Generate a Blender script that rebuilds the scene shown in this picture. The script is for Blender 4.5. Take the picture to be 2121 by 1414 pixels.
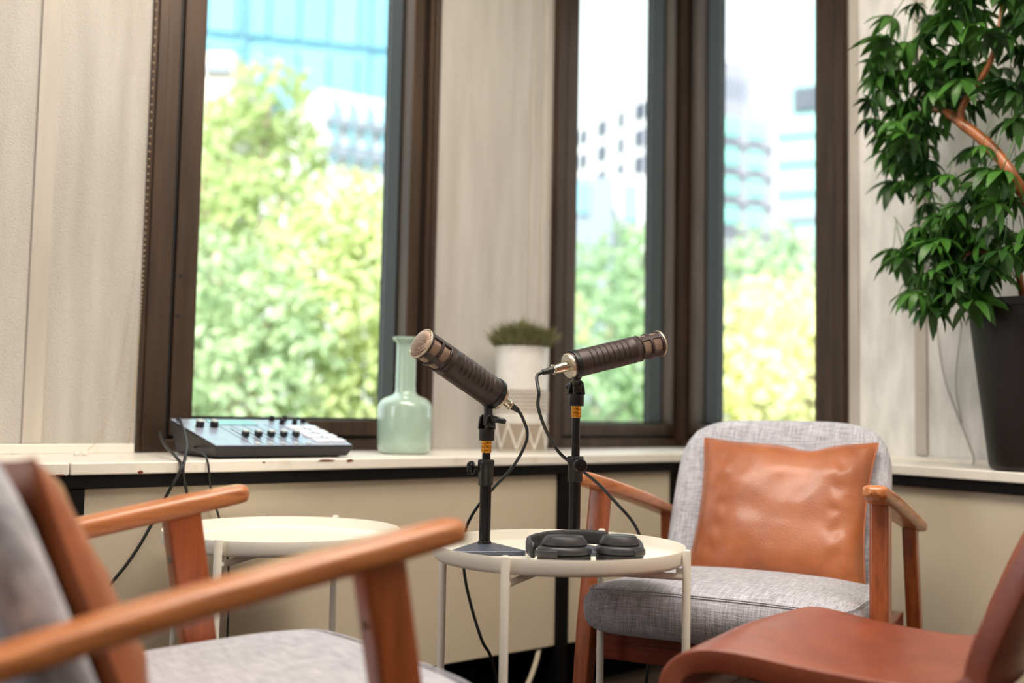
import bpy, math, random
from mathutils import Vector, Matrix, noise
S = bpy.context.scene
COL = S.collection
PI = math.pi
for o in list(bpy.data.objects): bpy.data.objects.remove(o)

# ------------------------------------------------------------------ camera
F_PX, PITCH, ROLL, CAM_H = 2200.0, 0.0667, -0.0194, 0.7541
cd = bpy.data.cameras.new('camera'); cam = bpy.data.objects.new('camera', cd); COL.objects.link(cam)
cd.sensor_width = 36.0; cd.lens = 36.0 * F_PX / 2121.0; cd.clip_start = 0.05; cd.clip_end = 500
fw = Vector((0, math.cos(PITCH), math.sin(PITCH))); up0 = Vector((0, -math.sin(PITCH), math.cos(PITCH))); rt0 = Vector((1, 0, 0))
rt = rt0 * math.cos(ROLL) - up0 * math.sin(ROLL); up = rt0 * math.sin(ROLL) + up0 * math.cos(ROLL)
cam.matrix_world = Matrix(((rt.x, up.x, -fw.x, 0), (rt.y, up.y, -fw.y, 0), (rt.z, up.z, -fw.z, CAM_H), (0, 0, 0, 1)))
cd.dof.use_dof = True; cd.dof.focus_distance = 1.93; cd.dof.aperture_fstop = 1.9
S.camera = cam
# ------------------------------------------------------------------ world, sun, room light, exposure
w = bpy.data.worlds.new('World'); S.world = w; w.use_nodes = True
bg = w.node_tree.nodes['Background']; bg.inputs[0].default_value = (0.90, 0.96, 1.0, 1); bg.inputs[1].default_value = 1.9
S.view_settings.view_transform = 'Standard'; S.view_settings.look = 'None'
S.view_settings.exposure = 0.0; S.view_settings.gamma = 1.0; S.view_settings.use_curve_mapping = False
def light(name, kind, loc, aim, energy, color, size=None, size_y=None):
    l = bpy.data.lights.new(name, kind); o = bpy.data.objects.new(name, l); COL.objects.link(o)
    o.location = loc; o.rotation_euler = (Vector(aim) - Vector(loc)).to_track_quat('-Z', 'Y').to_euler()
    l.energy = energy; l.color = color
    if kind == 'AREA': l.shape = 'RECTANGLE'; l.size = size; l.size_y = size_y
    return o
sun = light('sun', 'SUN', (-10, -20, 30), (2, 10, -2), 10.5, (1.0, 0.95, 0.84)); sun.data.angle = 0.02
# office ceiling panels; the side and back lamps are added fill without windows
light('ceiling_lamp_light', 'AREA', (-0.1, 1.7, 2.62), (-0.1, 1.75, 0), 44, (1.0, 0.89, 0.77), 1.2, 0.6)
light('ceiling_lamp_light', 'AREA', (1.0, 1.1, 2.62), (1.0, 1.15, 0), 34, (1.0, 0.89, 0.77), 1.2, 0.6)
light('side_fill_light', 'AREA', (-3.1, 0.7, 1.6), (1.1, 2.2, 1.0), 46, (0.92, 0.96, 1.0), 2.2, 1.5)  # added lamp, brightens the right wall
light('back_fill_light', 'AREA', (0.3, -2.6, 1.7), (0.2, 2.5, 0.9), 12, (1.0, 0.95, 0.88), 3.0, 1.5)

# ------------------------------------------------------------------ wall frames
AL, BR_ = 0.7007, 0.5304
uL = Vector((math.cos(AL), math.sin(AL), 0)); nL = Vector((-uL.y, uL.x, 0))
nR = Vector((math.cos(BR_), math.sin(BR_), 0)); uR = Vector((nR.y, -nR.x, 0))
CX = Vector((0.5511, 3.4463, 0))
KS = 1.09                                   # measured wall positions, set this much farther out from the first estimate
EYE = Vector((0, 0, CAM_H))
def KZ(h): return max(CAM_H + (h - CAM_H) * KS, min(h, .004))
def K(p): return Vector((p[0] * KS, p[1] * KS, KZ(p[2])))
def PL(t, h, d): return K(CX - uL * t - nL * d + Vector((0, 0, h)))      # left wall: t from the corner, d into the room
def PR(t, h, d): return K(CX + uR * t - nR * d + Vector((0, 0, h)))
def corner(dl, dr, h=0):
    # point at distance dl from the left wall and dr from the right wall
    a, b, c, d = nL.x, nL.y, nR.x, nR.y
    e, f = CX.dot(nL) - dl, CX.dot(nR) - dr
    D = a * d - b * c
    return K(((e * d - b * f) / D, (a * f - e * c) / D, h))

# ------------------------------------------------------------------ helpers
class G:
    """collects geometry, then links it as ONE mesh object"""
    def __init__(s): s.v = []; s.f = []; s.m = []
    def add(s, vs, fs, M=None, mi=0):
        b = len(s.v)
        s.v += [tuple(M @ Vector(p)) if M else tuple(p) for p in vs]
        s.f += [tuple(b + i for i in f) for f in fs]; s.m += [mi] * len(fs)
        return s
    def box(s, c, d, M=None, mi=0):
        x, y, z = c; a, b, e = d[0] / 2, d[1] / 2, d[2] / 2
        vs = [(x + i * a, y + j * b, z + k * e) for i in (-1, 1) for j in (-1, 1) for k in (-1, 1)]
        return s.add(vs, [(0, 1, 3, 2), (4, 6, 7, 5), (0, 4, 5, 1), (2, 3, 7, 6), (0, 2, 6, 4), (1, 5, 7, 3)], M, mi)
    def prism(s, fn, r, t0, t1, h0, h1, d0, d1, mi=0):
        vs = [fn(t, h, d) for t in (t0, t1) for h in (h0, h1) for d in (d0, d1)]
        return s.add(vs, [(0, 1, 3, 2), (4, 6, 7, 5), (0, 4, 5, 1), (2, 3, 7, 6), (0, 2, 6, 4), (1, 5, 7, 3)], None, mi)
    def poly(s, pts, z0, z1, mi=0):
        n = len(pts); vs = [(p[0], p[1], z0) for p in pts] + [(p[0], p[1], z1) for p in pts]
        return s.add(vs, [tuple(range(n))[::-1], tuple(range(n, 2 * n))] + [(i, (i + 1) % n, n + (i + 1) % n, n + i) for i in range(n)], None, mi)
    def lathe(s, prof, seg=32, M=None, cap=True, mi=0, rf=None):
        vs = []
        for (r, z) in prof:
            for k in range(seg):
                a = 2 * PI * k / seg; rr = rf(r, z, a) if rf else r
                vs.append((rr * math.cos(a), rr * math.sin(a), z))
        fs = [(i * seg + k, i * seg + (k + 1) % seg, (i + 1) * seg + (k + 1) % seg, (i + 1) * seg + k) for i in range(len(prof) - 1) for k in range(seg)]
        if cap:
            fs.append(tuple(range(seg))[::-1]); fs.append(tuple(range((len(prof) - 1) * seg, len(prof) * seg)))
        return s.add(vs, fs, M, mi)
    def loft(s, path, size, ref=(0, 0, 1), seg=16, e=2.0, M=None, mi=0):
        """superellipse section swept along path; size = [(width, height)] per point, ref = the section's height side"""
        P = [Vector(p) for p in path]; vs = []; n = len(P); ref = Vector(ref)
        if not isinstance(size, list): size = [size] * n
        for i in range(n):
            t = (P[min(i + 1, n - 1)] - P[max(i - 1, 0)]).normalized()
            sx = t.cross(ref)
            if sx.length < 1e-4: sx = t.cross(Vector((1, 0, 0)))
            sx.normalize(); sy = sx.cross(t).normalized()
            for k in range(seg):
                a = 2 * PI * (k + .5) / seg; ca, sa = math.cos(a), math.sin(a)
                q = P[i] + sx * (size[i][0] / 2 * math.copysign(abs(ca) ** (2 / e), ca)) + sy * (size[i][1] / 2 * math.copysign(abs(sa) ** (2 / e), sa))
                vs.append(q)
        fs = [(i * seg + k, i * seg + (k + 1) % seg, (i + 1) * seg + (k + 1) % seg, (i + 1) * seg + k) for i in range(n - 1) for k in range(seg)]
        fs.append(tuple(range(seg))[::-1]); fs.append(tuple(range((n - 1) * seg, n * seg)))
        return s.add(vs, fs, M, mi)
    def tube(s, path, r, seg=10, M=None, mi=0):
        return s.loft(path, [(2 * q, 2 * q) for q in r] if isinstance(r, list) else (2 * r, 2 * r), (0.13, 0.31, 0.94), seg, 2.0, M, mi)
    def out(s, name, mat, parent=None, smooth=False, bevel=0, seg=2, sub=0, auto=None):
        me = bpy.data.meshes.new(name); me.from_pydata(s.v, [], s.f)
        for m in (mat if isinstance(mat, list) else [mat]): me.materials.append(m)
        if isinstance(mat, list): me.polygons.foreach_set('material_index', s.m)
        me.validate(); me.update()
        o = bpy.data.objects.new(name, me); COL.objects.link(o)
        if smooth: me.polygons.foreach_set('use_smooth', [True] * len(me.polygons))
        if auto is not None:
            me.polygons.foreach_set('use_smooth', [True] * len(me.polygons))
            me.set_sharp_from_angle(angle=math.radians(auto))
        if bevel:
            b = o.modifiers.new('bevel', 'BEVEL'); b.width = bevel; b.segments = seg; b.limit_method = 'ANGLE'; b.angle_limit = math.radians(40)
        if sub:
            b = o.modifiers.new('sub', 'SUBSURF'); b.levels = sub; b.render_levels = sub
        if parent: o.parent = parent
        return o
def tag(o, label=None, cat=None, group=None, kind=None):
    for k, v in (('label', label), ('category', cat), ('group', group), ('kind', kind)):
        if v: o[k] = v
    return o
def empty(name, loc=(0, 0, 0), rz=0.0, M=None):
    o = bpy.data.objects.new(name, None); COL.objects.link(o); o.empty_display_size = 0.05
    if M is not None: o.matrix_world = M
    else: o.location = loc; o.rotation_euler = (0, 0, rz)
    return o
def thing(name, label, cat, loc=(0, 0, 0), rz=0.0, group=None, M=None):
    return tag(empty(name, loc, rz, M), label, cat, group)
def crv(pts, n=8):
    """Catmull-Rom through pts"""
    P = [Vector(p) for p in pts]; P = [P[0] * 2 - P[1]] + P + [P[-1] * 2 - P[-2]]; out = []
    for i in range(1, len(P) - 2):
        for k in range(n):
            t = k / n; a, b, c, d = P[i - 1], P[i], P[i + 1], P[i + 2]
            out.append(0.5 * ((2 * b) + (c - a) * t + (2 * a - 5 * b + 4 * c - d) * t * t + (3 * b - a - 3 * c + d) * t ** 3))
    out.append(P[-2]); return out
def axisM(o, d, ref=(0, 0, 1)):
    z = Vector(d).normalized(); x = Vector(ref).cross(z)
    if x.length < 1e-3: x = Vector((1, 0, 0))
    x.normalize(); y = z.cross(x)
    return Matrix(((x.x, y.x, z.x, o[0]), (x.y, y.y, z.y, o[1]), (x.z, y.z, z.z, o[2]), (0, 0, 0, 1)))

# ------------------------------------------------------------------ materials
def srgb(r, g, b):
    f = lambda c: (c / 255 / 12.92) if c <= 10 else ((c / 255 + .055) / 1.055) ** 2.4
    return (f(r), f(g), f(b), 1)
class Mt:
    def __init__(s, name, col=(0.8, 0.8, 0.8, 1), rough=0.5, metal=0, spec=0.5, coat=0, sheen=0):
        s.m = bpy.data.materials.new(name); s.m.use_nodes = True; s.t = s.m.node_tree; s.b = s.t.nodes['Principled BSDF']
        s.b.inputs['Base Color'].default_value = col; s.b.inputs['Roughness'].default_value = rough
        s.b.inputs['Metallic'].default_value = metal; s.b.inputs['Specular IOR Level'].default_value = spec
        s.b.inputs['Coat Weight'].default_value = coat; s.b.inputs['Coat Roughness'].default_value = 0.18
        s.b.inputs['Sheen Weight'].default_value = sheen
    def n(s, t, **k):
        x = s.t.nodes.new(t)
        for a, v in k.items(): setattr(x, a, v)
        return x
    def l(s, a, b): s.t.links.new(a, b)
    def coords(s, scale=(1, 1, 1)):
        tc = s.n('ShaderNodeTexCoord'); mp = s.n('ShaderNodeMapping'); mp.inputs['Scale'].default_value = scale
        s.l(tc.outputs['Object'], mp.inputs['Vector']); return mp.outputs[0]
    def noise(s, scale, detail=3, st=(1, 1, 1), rough=.5):
        x = s.n('ShaderNodeTexNoise'); x.inputs['Scale'].default_value = scale; x.inputs['Detail'].default_value = detail
        x.inputs['Roughness'].default_value = rough; s.l(s.coords(st), x.inputs['Vector']); return x.outputs['Fac']
    def ramp(s, fac, stops):
        r = s.n('ShaderNodeValToRGB'); e = r.color_ramp.elements
        while len(e) < len(stops): e.new(.5)
        for q, (p, c) in zip(e, stops): q.position = p; q.color = c
        s.l(fac, r.inputs[0]); return r.outputs[0]
    def math(s, op, a, b=None):
        x = s.n('ShaderNodeMath', operation=op)
        for i, q in enumerate((a, b)):
            if q is None: continue
            if isinstance(q, (int, float)): x.inputs[i].default_value = q
            else: s.l(q, x.inputs[i])
        return x.outputs[0]
    def color(s, sock): s.l(sock, s.b.inputs['Base Color'])
    def mix(s, a, b, fac, mode='MULTIPLY'):
        x = s.n('ShaderNodeMix', data_type='RGBA', blend_type=mode)
        for i, q in ((0, fac), (6, a), (7, b)):
            if isinstance(q, (int, float)): x.inputs[i].default_value = q
            elif isinstance(q, tuple): x.inputs[i].default_value = q
            else: s.l(q, x.inputs[i])
        return x.outputs[2]
    def bump(s, h, strength=.3, dist=.002):
        x = s.n('ShaderNodeBump'); x.inputs['Strength'].default_value = strength; x.inputs['Distance'].default_value = dist
        s.l(h, x.inputs['Height']); s.l(x.outputs[0], s.b.inputs['Normal']); return s
def plaster(name, c, stain, st=(3, 3, 0.35)):
    M = Mt(name, c, .85, spec=.2)
    f = M.noise(6, 4, st); M.color(M.ramp(f, [(.30, stain), (.62, c)]))
    M.bump(M.noise(260, 4), .8, .004); return M.m
m_wall = plaster('stucco_left', srgb(200, 195, 188), srgb(184, 178, 170))
m_wall_r = plaster('stucco_right', srgb(245, 243, 238), srgb(222, 220, 214), (4, 4, 1.2))
m_strip = Mt('smooth_plaster_strip', srgb(214, 203, 190), .6)
m_strip.color(m_strip.ramp(m_strip.noise(5, 3, (3, 3, .5)), [(.3, srgb(180, 172, 162)), (.7, srgb(200, 192, 182))])); m_strip = m_strip.m
m_wall_p = Mt('plain_wall_paint', srgb(225, 217, 205), .8, spec=.2); m_wall_p.bump(m_wall_p.noise(60), .2); m_wall_p = m_wall_p.m
m_ceil = Mt('ceiling_white', srgb(235, 232, 226), .9); m_ceil.bump(m_ceil.noise(80), .1); m_ceil = m_ceil.m
m_floor = Mt('dark_carpet', srgb(60, 50, 44), .95, spec=.1)
m_floor.color(m_floor.ramp(m_floor.noise(90, 4), [(.3, srgb(40, 33, 30)), (.7, srgb(78, 66, 56))])); m_floor.bump(m_floor.noise(300), .5, .004); m_floor = m_floor.m
x = Mt('white_ledge_paint', srgb(238, 231, 219), .32)
x.color(x.ramp(x.noise(9, 5, (1, 1, 1), .7), [(.20, srgb(214, 204, 188)), (.45, srgb(240, 234, 224))])); x.bump(x.noise(40, 4), .12); m_sill = x.m
m_chip = Mt('bare_red_brown_paint', srgb(110, 48, 34), .7); m_chip.color(m_chip.ramp(m_chip.noise(200), [(.3, srgb(88, 34, 26)), (.7, srgb(134, 66, 46))])); m_chip = m_chip.m
x = Mt('cream_panel', srgb(214, 200, 176), .45); x.color(x.ramp(x.noise(3, 4), [(.25, srgb(206, 191, 166)), (.75, srgb(219, 206, 184))])); x.bump(x.noise(30), .04); m_panel = x.m
def plain(name, c, rough=.5, metal=0, spec=.5, coat=0, nb=90, bs=.06, var=.12):
    x = Mt(name, c, rough, metal, spec, coat)
    d = tuple(q * (1 - var) for q in c[:3]) + (1,)
    x.color(x.ramp(x.noise(nb * .4, 3), [(.3, d), (.7, c)])); x.bump(x.noise(nb, 2), bs, .001); return x.m
m_black = plain('black_painted_steel', srgb(9, 8, 9), .6, spec=.2)
m_void = plain('matt_black_void', srgb(12, 11, 11), .9, spec=.1)
m_bronze = Mt('bronze_aluminium', srgb(92, 66, 47), .38, .35)
m_bronze.color(m_bronze.ramp(m_bronze.noise(4, 4, (8, 8, .8)), [(.3, srgb(56, 42, 32)), (.7, srgb(78, 60, 46))])); m_bronze.bump(m_bronze.noise(250), .05); m_bronze = m_bronze.m
m_gasket = plain('black_gasket', srgb(16, 11, 10), .6)
m_alu = plain('weathered_grey_aluminium', srgb(42, 42, 40), .5, .3)
m_chain = plain('beige_plastic_beads', srgb(196, 172, 138), .4)
# glass: mostly see-through, a faint mirror
gm = bpy.data.materials.new('window_glass'); gm.use_nodes = True; t = gm.node_tree; t.nodes.clear()
a = t.nodes.new('ShaderNodeBsdfTransparent'); a.inputs[0].default_value = (.97, 1.0, .985, 1); b = t.nodes.new('ShaderNodeBsdfGlossy'); b.inputs['Roughness'].default_value = .01
lwn = t.nodes.new('ShaderNodeLayerWeight'); fr = t.nodes.new('ShaderNodeMath'); fr.operation = 'MULTIPLY_ADD'; pw = t.nodes.new('ShaderNodeMath'); pw.operation = 'POWER'; pw.inputs[1].default_value = 4; t.links.new(lwn.outputs['Facing'], pw.inputs[0]); t.links.new(pw.outputs[0], fr.inputs[0]); fr.inputs[1].default_value = .5; fr.inputs[2].default_value = .03; mx = t.nodes.new('ShaderNodeMixShader'); oo = t.nodes.new('ShaderNodeOutputMaterial')
t.links.new(fr.outputs[0], mx.inputs[0]); t.links.new(a.outputs[0], mx.inputs[1]); t.links.new(b.outputs[0], mx.inputs[2]); t.links.new(mx.outputs[0], oo.inputs[0]); m_glass = gm
# fabric with loose light and dark threads both ways
def fabric(name, lo, mid, hi):
    x = Mt(name, mid, .9, spec=.15, sheen=.25)
    a = x.noise(1, 2, (26, 520, 520)); b = x.noise(1, 2, (520, 26, 26)); s_ = x.math('MULTIPLY', x.math('ADD', a, b), .5)
    x.color(x.ramp(s_, [(.36, lo), (.50, mid), (.64, hi)])); x.bump(x.noise(420, 2), .5, .0015); return x.m
m_fab = fabric('grey_melange_fabric', srgb(138, 138, 148), srgb(178, 179, 189), srgb(212, 212, 219))  # greys tinted slightly blue for skylight from the windows
def wood(name, lo, hi, grain):
    x = Mt(name, hi, .36, spec=.5, coat=.3)
    f = x.noise(1, 5, grain, .6); x.color(x.ramp(f, [(.3, lo), (.55, hi), (.8, tuple(min(1, q * 1.15) for q in hi[:3]) + (1,))])); x.bump(f, .05); return x.m
m_arm = wood('honey_wood_along', srgb(160, 92, 48), srgb(202, 128, 76), (160, 9, 160))
m_leg = wood('honey_wood_upright', srgb(132, 62, 30), srgb(168, 88, 44), (90, 90, 6))
m_apron = wood('red_brown_wood', srgb(92, 32, 16), srgb(128, 52, 26), (9, 160, 160))
m_screw = plain('zinc_screw', srgb(150, 146, 140), .3, .9)
def leather(name, lo, hi, rough=.38):
    x = Mt(name, hi, rough, spec=.5, coat=.25)
    x.color(x.ramp(x.noise(9, 5, (1, 1, 1), .6), [(.25, lo), (.7, hi)]))
    v = x.n('ShaderNodeTexVoronoi'); v.inputs['Scale'].default_value = 420; x.l(x.coords(), v.inputs['Vector'])
    x.bump(v.outputs[0], .4, .001); return x.m
m_lea = leather('tan_leather', srgb(140, 76, 42), srgb(178, 102, 58), .42)
m_lea2 = leather('red_brown_leather', srgb(118, 54, 36), srgb(152, 78, 52), .27)
m_tray = plain('cream_white_powder_coat', srgb(238, 233, 220), .38, nb=400, bs=.04, var=.03)
m_micb = plain('soft_black_mic_body', srgb(66, 55, 54), .42, .3, nb=900, bs=.1)
m_blk = plain('black_plastic', srgb(15, 14, 16), .38, nb=700)
m_blks = plain('black_satin_metal', srgb(20, 18, 20), .32, .4, nb=700)
m_hp = plain('charcoal_headphone_plastic', srgb(44, 44, 49), .42, nb=900)
m_hpad = plain('charcoal_ear_pad', srgb(34, 33, 36), .6, nb=500, bs=.2)
m_base = plain('dark_blue_grey_steel', srgb(84, 90, 106), .42, .3, nb=900, bs=.15)
m_gold = plain('brass_thread', srgb(224, 160, 58), .25, .9, nb=300)
m_chrome = plain('nickel_plate', srgb(220, 208, 188), .18, 1, nb=200, bs=.02)
m_champ = plain('champagne_ring', srgb(214, 198, 172), .3, .7, nb=200)
def grille(name, cyl):
    x = Mt(name, srgb(190, 160, 142), .35, .75)
    tc = x.n('ShaderNodeTexCoord'); sp = x.n('ShaderNodeSeparateXYZ'); x.l(tc.outputs['Object'], sp.inputs[0])
    k = 2 * PI / .0021
    if cyl:
        u = x.math('MULTIPLY', x.math('ARCTAN2', sp.outputs[1], sp.outputs[0]), k * .0245); v = x.math('MULTIPLY', sp.outputs[2], k)
    else: u = x.math('MULTIPLY', sp.outputs[0], k); v = x.math('MULTIPLY', sp.outputs[1], k)
    h = x.math('MAXIMUM', x.math('SINE', u), x.math('SINE', v))
    x.color(x.ramp(h, [(.25, srgb(40, 26, 22)), (.8, srgb(206, 176, 156))])); x.bump(h, .7, .0006); return x.m
m_gr_c = grille('bronze_mesh_wrapped', True); m_gr_d = grille('bronze_mesh_dome', False)
m_cable = plain('black_rubber_cable', srgb(30, 34, 34), .45)
m_vase = Mt('celadon_glaze', srgb(160, 192, 176), .12, coat=1.0)
tz = m_vase.n('ShaderNodeTexCoord'); sz = m_vase.n('ShaderNodeSeparateXYZ'); m_vase.l(tz.outputs['Object'], sz.inputs[0])
m_vase.color(m_vase.ramp(m_vase.math('MULTIPLY_ADD', sz.outputs[2], 5), [(.04, srgb(214, 210, 202)), (.16, srgb(172, 196, 180)), (.8, srgb(162, 188, 172))]))
m_vase = m_vase.m
m_pot = plain('white_ceramic', srgb(232, 228, 222), .4)
m_potg = plain('taupe_ceramic', srgb(160, 146, 130), .6)
m_mixb = plain('mixer_black_shell', srgb(34, 34, 38), .45)
m_mixt = plain('mixer_face_sky_tint', srgb(176, 186, 208), .25, coat=.5)  # pale blue holds the window's reflection in the face colour
m_pad = plain('white_sky_glint_pad', srgb(238, 242, 250), .25)  # white of the pads is sky highlight put into the colour
m_knob = plain('pale_knob_cap', srgb(206, 214, 210), .3)
m_planter = plain('black_brown_planter', srgb(26, 19, 19), .55, nb=20)
m_bark = wood('orange_brown_bark', srgb(96, 52, 26), srgb(170, 100, 54), (60, 60, 12))
m_soil = plain('potting_soil', srgb(50, 38, 30), .95)
def leafm(name, lo, hi, rough=.4, tr=.25):
    x = Mt(name, hi, rough); oi = x.n('ShaderNodeObjectInfo')
    f = x.math('ADD', x.math('MULTIPLY', x.noise(7, 2), .6), x.math('MULTIPLY', oi.outputs['Random'], .4))
    c = x.ramp(f, [(.3, lo), (.65, hi)]); x.color(c)
    tl = x.n('ShaderNodeBsdfTranslucent'); x.l(c, tl.inputs[0]); mxs = x.n('ShaderNodeMixShader'); mxs.inputs[0].default_value = tr
    out = [n for n in x.t.nodes if n.type == 'OUTPUT_MATERIAL'][0]
    x.l(x.b.outputs[0], mxs.inputs[1]); x.l(tl.outputs[0], mxs.inputs[2]); x.l(mxs.outputs[0], out.inputs[0]); return x.m
m_leaf = leafm('deep_green_leaf', srgb(22, 54, 22), srgb(72, 122, 46))
m_grass = leafm('olive_grass', srgb(118, 118, 78), srgb(172, 168, 120), .6)
m_tree = leafm('sun_washed_tree_leaf', srgb(174, 196, 134), srgb(238, 238, 188), .6, .5)  # leaf colours paled to hold the overexposed sunlight
m_tree2 = leafm('cool_washed_tree_leaf', srgb(160, 190, 150), srgb(222, 232, 196), .6, .5)  # cooler green, also paled for the washed-out exposure

# ------------------------------------------------------------------ room shell
H_CEIL = 2.7; WIN_B, WIN_T = 0.655, 2.32; TH = 0.22
L_END, R_END = 6.2, 5.6
def walls(fn, segs, solid, name, mat, end, lab):
    g = G()
    for (a, b) in solid: g.prism(fn, 0, a, b, WIN_B, WIN_T, -TH, 0)
    g.prism(fn, 0, segs[0], end, 0, WIN_B, -TH, 0); g.prism(fn, 0, segs[0], end, WIN_T, CAM_H + (H_CEIL - CAM_H) / KS, -TH, 0)
    return tag(g.out(name, mat), lab, kind='structure')
walls(PL, (0,), [(.582, .997), (1.779, L_END)], 'wall_left', m_wall, L_END, 'beige stucco wall with the tall window, left of the corner')
walls(PR, (0,), [(.701, R_END)], 'wall_right', m_wall_r, R_END, 'pale stucco wall behind the large hanging-leaf plant')
pa = PL(L_END, 0, 0); pb = PR(R_END, 0, 0)
back = [PL(-.3, 0, -TH), PL(L_END, 0, -TH), Vector((pa.x, -3.4, 0)), Vector((pb.x + .2, -3.4, 0)), PR(R_END, 0, -TH)]
fl = [PL(-.12, 0, -TH), PL(L_END, 0, -TH), PR(R_END, 0, -TH)]
g = G(); g.poly([(-4.4, -3.2), (3.6, -3.2), PR(R_END, 0, -.1)[:2], corner(-.1, -.1)[:2], PL(L_END, 0, -.1)[:2]], -.1, 0); tag(g.out('floor', m_floor), 'dark brown grey carpet floor', kind='structure')
g = G(); g.poly([(-4.4, -3.2), (3.6, -3.2), PR(R_END, 0, -TH)[:2], corner(-TH, -TH)[:2], PL(L_END, 0, -TH)[:2]], H_CEIL, H_CEIL + .1); tag(g.out('ceiling', m_ceil), 'white ceiling', kind='structure')
g = G(); g.box((-.4, -3.25, 1.35), (8.0, .1, 2.7)); tag(g.out('wall_back', m_wall_p), 'plain wall behind the camera', kind='structure')
g = G(); g.add([(pa.x, pa.y, 0), (-4.4, -3.2, 0), (-4.5, -3.2, 0), (pa.x - .1, pa.y, 0)] + [(pa.x, pa.y, 2.7), (-4.4, -3.2, 2.7), (-4.5, -3.2, 2.7), (pa.x - .1, pa.y, 2.7)], [(0, 1, 2, 3), (7, 6, 5, 4), (0, 4, 5, 1), (1, 5, 6, 2), (2, 6, 7, 3), (3, 7, 4, 0)]); tag(g.out('wall_far_left', m_wall_p), 'plain side wall left of the camera', kind='structure')
g = G(); g.add([(pb.x, pb.y, 0), (3.6, -3.2, 0), (3.7, -3.2, 0), (pb.x + .1, pb.y, 0)] + [(pb.x, pb.y, 2.7), (3.6, -3.2, 2.7), (3.7, -3.2, 2.7), (pb.x + .1, pb.y, 2.7)], [(3, 2, 1, 0), (4, 5, 6, 7), (1, 5, 4, 0), (2, 6, 5, 1), (3, 7, 6, 2), (0, 4, 7, 3)]); tag(g.out('wall_far_right', m_wall_p), 'plain side wall right of the camera', kind='structure')

# flat strips and low plinth on the walls
g = G(); g.prism(PL, 0, 1.973, 2.010, .6725, 2.6, .0005, .007); tag(g.out('trim_1', m_strip, bevel=.001), 'smooth flat strip running up the left wall', kind='structure')
g = G(); g.prism(PR, 0, .915, .950, .67, 2.6, .0005, .008); tag(g.out('trim_2', m_strip, bevel=.001), 'smooth flat strip running up the wall beside the plant', kind='structure')
g = G(); g.prism(PR, 0, .703, .735, .67, 2.6, .0005, .006); tag(g.out('trim_3', m_strip, bevel=.001), 'narrow plaster edge strip beside the right window', kind='structure')
g = G(); g.prism(PL, 0, .60, .622, .67, 2.6, .0005, .004); g.prism(PL, 0, .655, .664, .67, 2.6, .0005, .003); tag(g.out('trim_4', m_strip, bevel=.001), 'raised plaster edge lines left of the corner window', kind='structure')
g = G(); g.prism(PL, 0, 1.785, L_END, .652, .672, .0005, .016); tag(g.out('baseboard_left', m_sill, bevel=.002), 'low cream plinth where the left wall meets the ledge', kind='structure')
g = G(); g.prism(PR, 0, .705, R_END, .652, .664, .0005, .012); tag(g.out('baseboard_right', m_sill, bevel=.002), 'low white plinth where the right wall meets the ledge', kind='structure')

# ------------------------------------------------------------------ windows
def window(n, fn, t0, t1, wl, wr, o0, o1, label, scr=()):
    """t0..t1 outer edges; wl, wr outer member widths at t1 / t0; o0..o1 the sash opening"""
    W = tag(empty('window_%d' % n, fn((t0 + t1) / 2, WIN_B, 0)), label, kind='structure')
    loc = W.location.copy()
    def part(name, mat, boxes, **k):
        g = G()
        for b in boxes: g.prism(fn, 0, *b)
        g.v = [tuple(Vector(p) - loc) for p in g.v]
        return g.out(name, mat, W, **k)
    zb, zt = WIN_B, WIN_T
    # outer frame, stepped face
    of = part('outer_frame', m_bronze, [(t1 - wl, t1, zb, zt, -.15, .010), (t0, t0 + wr, zb, zt, -.15, .010), (t0 + wr, t1 - wl, zb, zb + .025, -.15, .010), (t0 + wr, t1 - wl, zt - .05, zt, -.15, .010)], bevel=.002)
    part('frame_bead', m_bronze, [(t1 - wl * .52, t1 - wl * .16, zb + .002, zt - .002, .0101, .016), (t0 + wr * .2, t0 + wr * .6, zb + .002, zt - .002, .0101, .016)], bevel=.002)
    part('gasket', m_gasket, [(t1 - wl - .014, t1 - wl, zb + .026, zt - .051, -.14, -.012), (t0 + wr, t0 + wr + .010, zb + .026, zt - .051, -.14, -.012), (t0 + wr + .011, t1 - wl - .015, zb + .0255, zb + .032, -.14, -.012)])
    a, b = t0 + wr + .011, t1 - wl - .015
    part('sash', m_bronze, [(o1, b, zb + .033, zt - .052, -.125, -.004), (a, o0, zb + .033, zt - .052, -.125, -.004), (o0, o1, zb + .033, zb + .071, -.125, -.004), (o0, o1, zt - .10, zt - .052, -.125, -.004)], bevel=.003)
    # grey outer channel seen in the depth of the opening
    part('outer_channel', m_alu, [(o0 + .0005, o0 + .006, zb + .072, zt - .101, -.124, -.05), (o1 - .006, o1 - .0005, zb + .072, zt - .101, -.124, -.05), (o0 + .007, o1 - .007, zb + .0715, zb + .077, -.124, -.05)])
    part('glass_pane', m_glass, [(o0 + .007, o1 - .007, zb + .078, zt - .102, -.108, -.102)])
    for (t, h) in scr:
        q = fn(t, h, -.004) - loc; nn = (fn(0, 0, 1) - fn(0, 0, 0))
        G().lathe([(.0045, -.001), (.0045, .001), (.003, .0015)], 12, axisM(q, nn)).out('screw', m_gasket, W)
    return W
window(1, PL, .997, 1.779, .062, .034, 1.078, 1.650, 'tall bronze-framed window behind the mixer and the bottle vase', [(1.690, 1.045), (1.693, .955)])
window(2, PL, .008, .582, .048, .010, .036, .472, 'bronze-framed corner window behind the two microphones')
window(3, PR, .016, .701, .048, .010, .058, .572, 'bronze-framed window above the grey armchair, right of the corner', [(.60, .80)])
g = G(); c0 = corner(0.012, 0.012)
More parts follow.
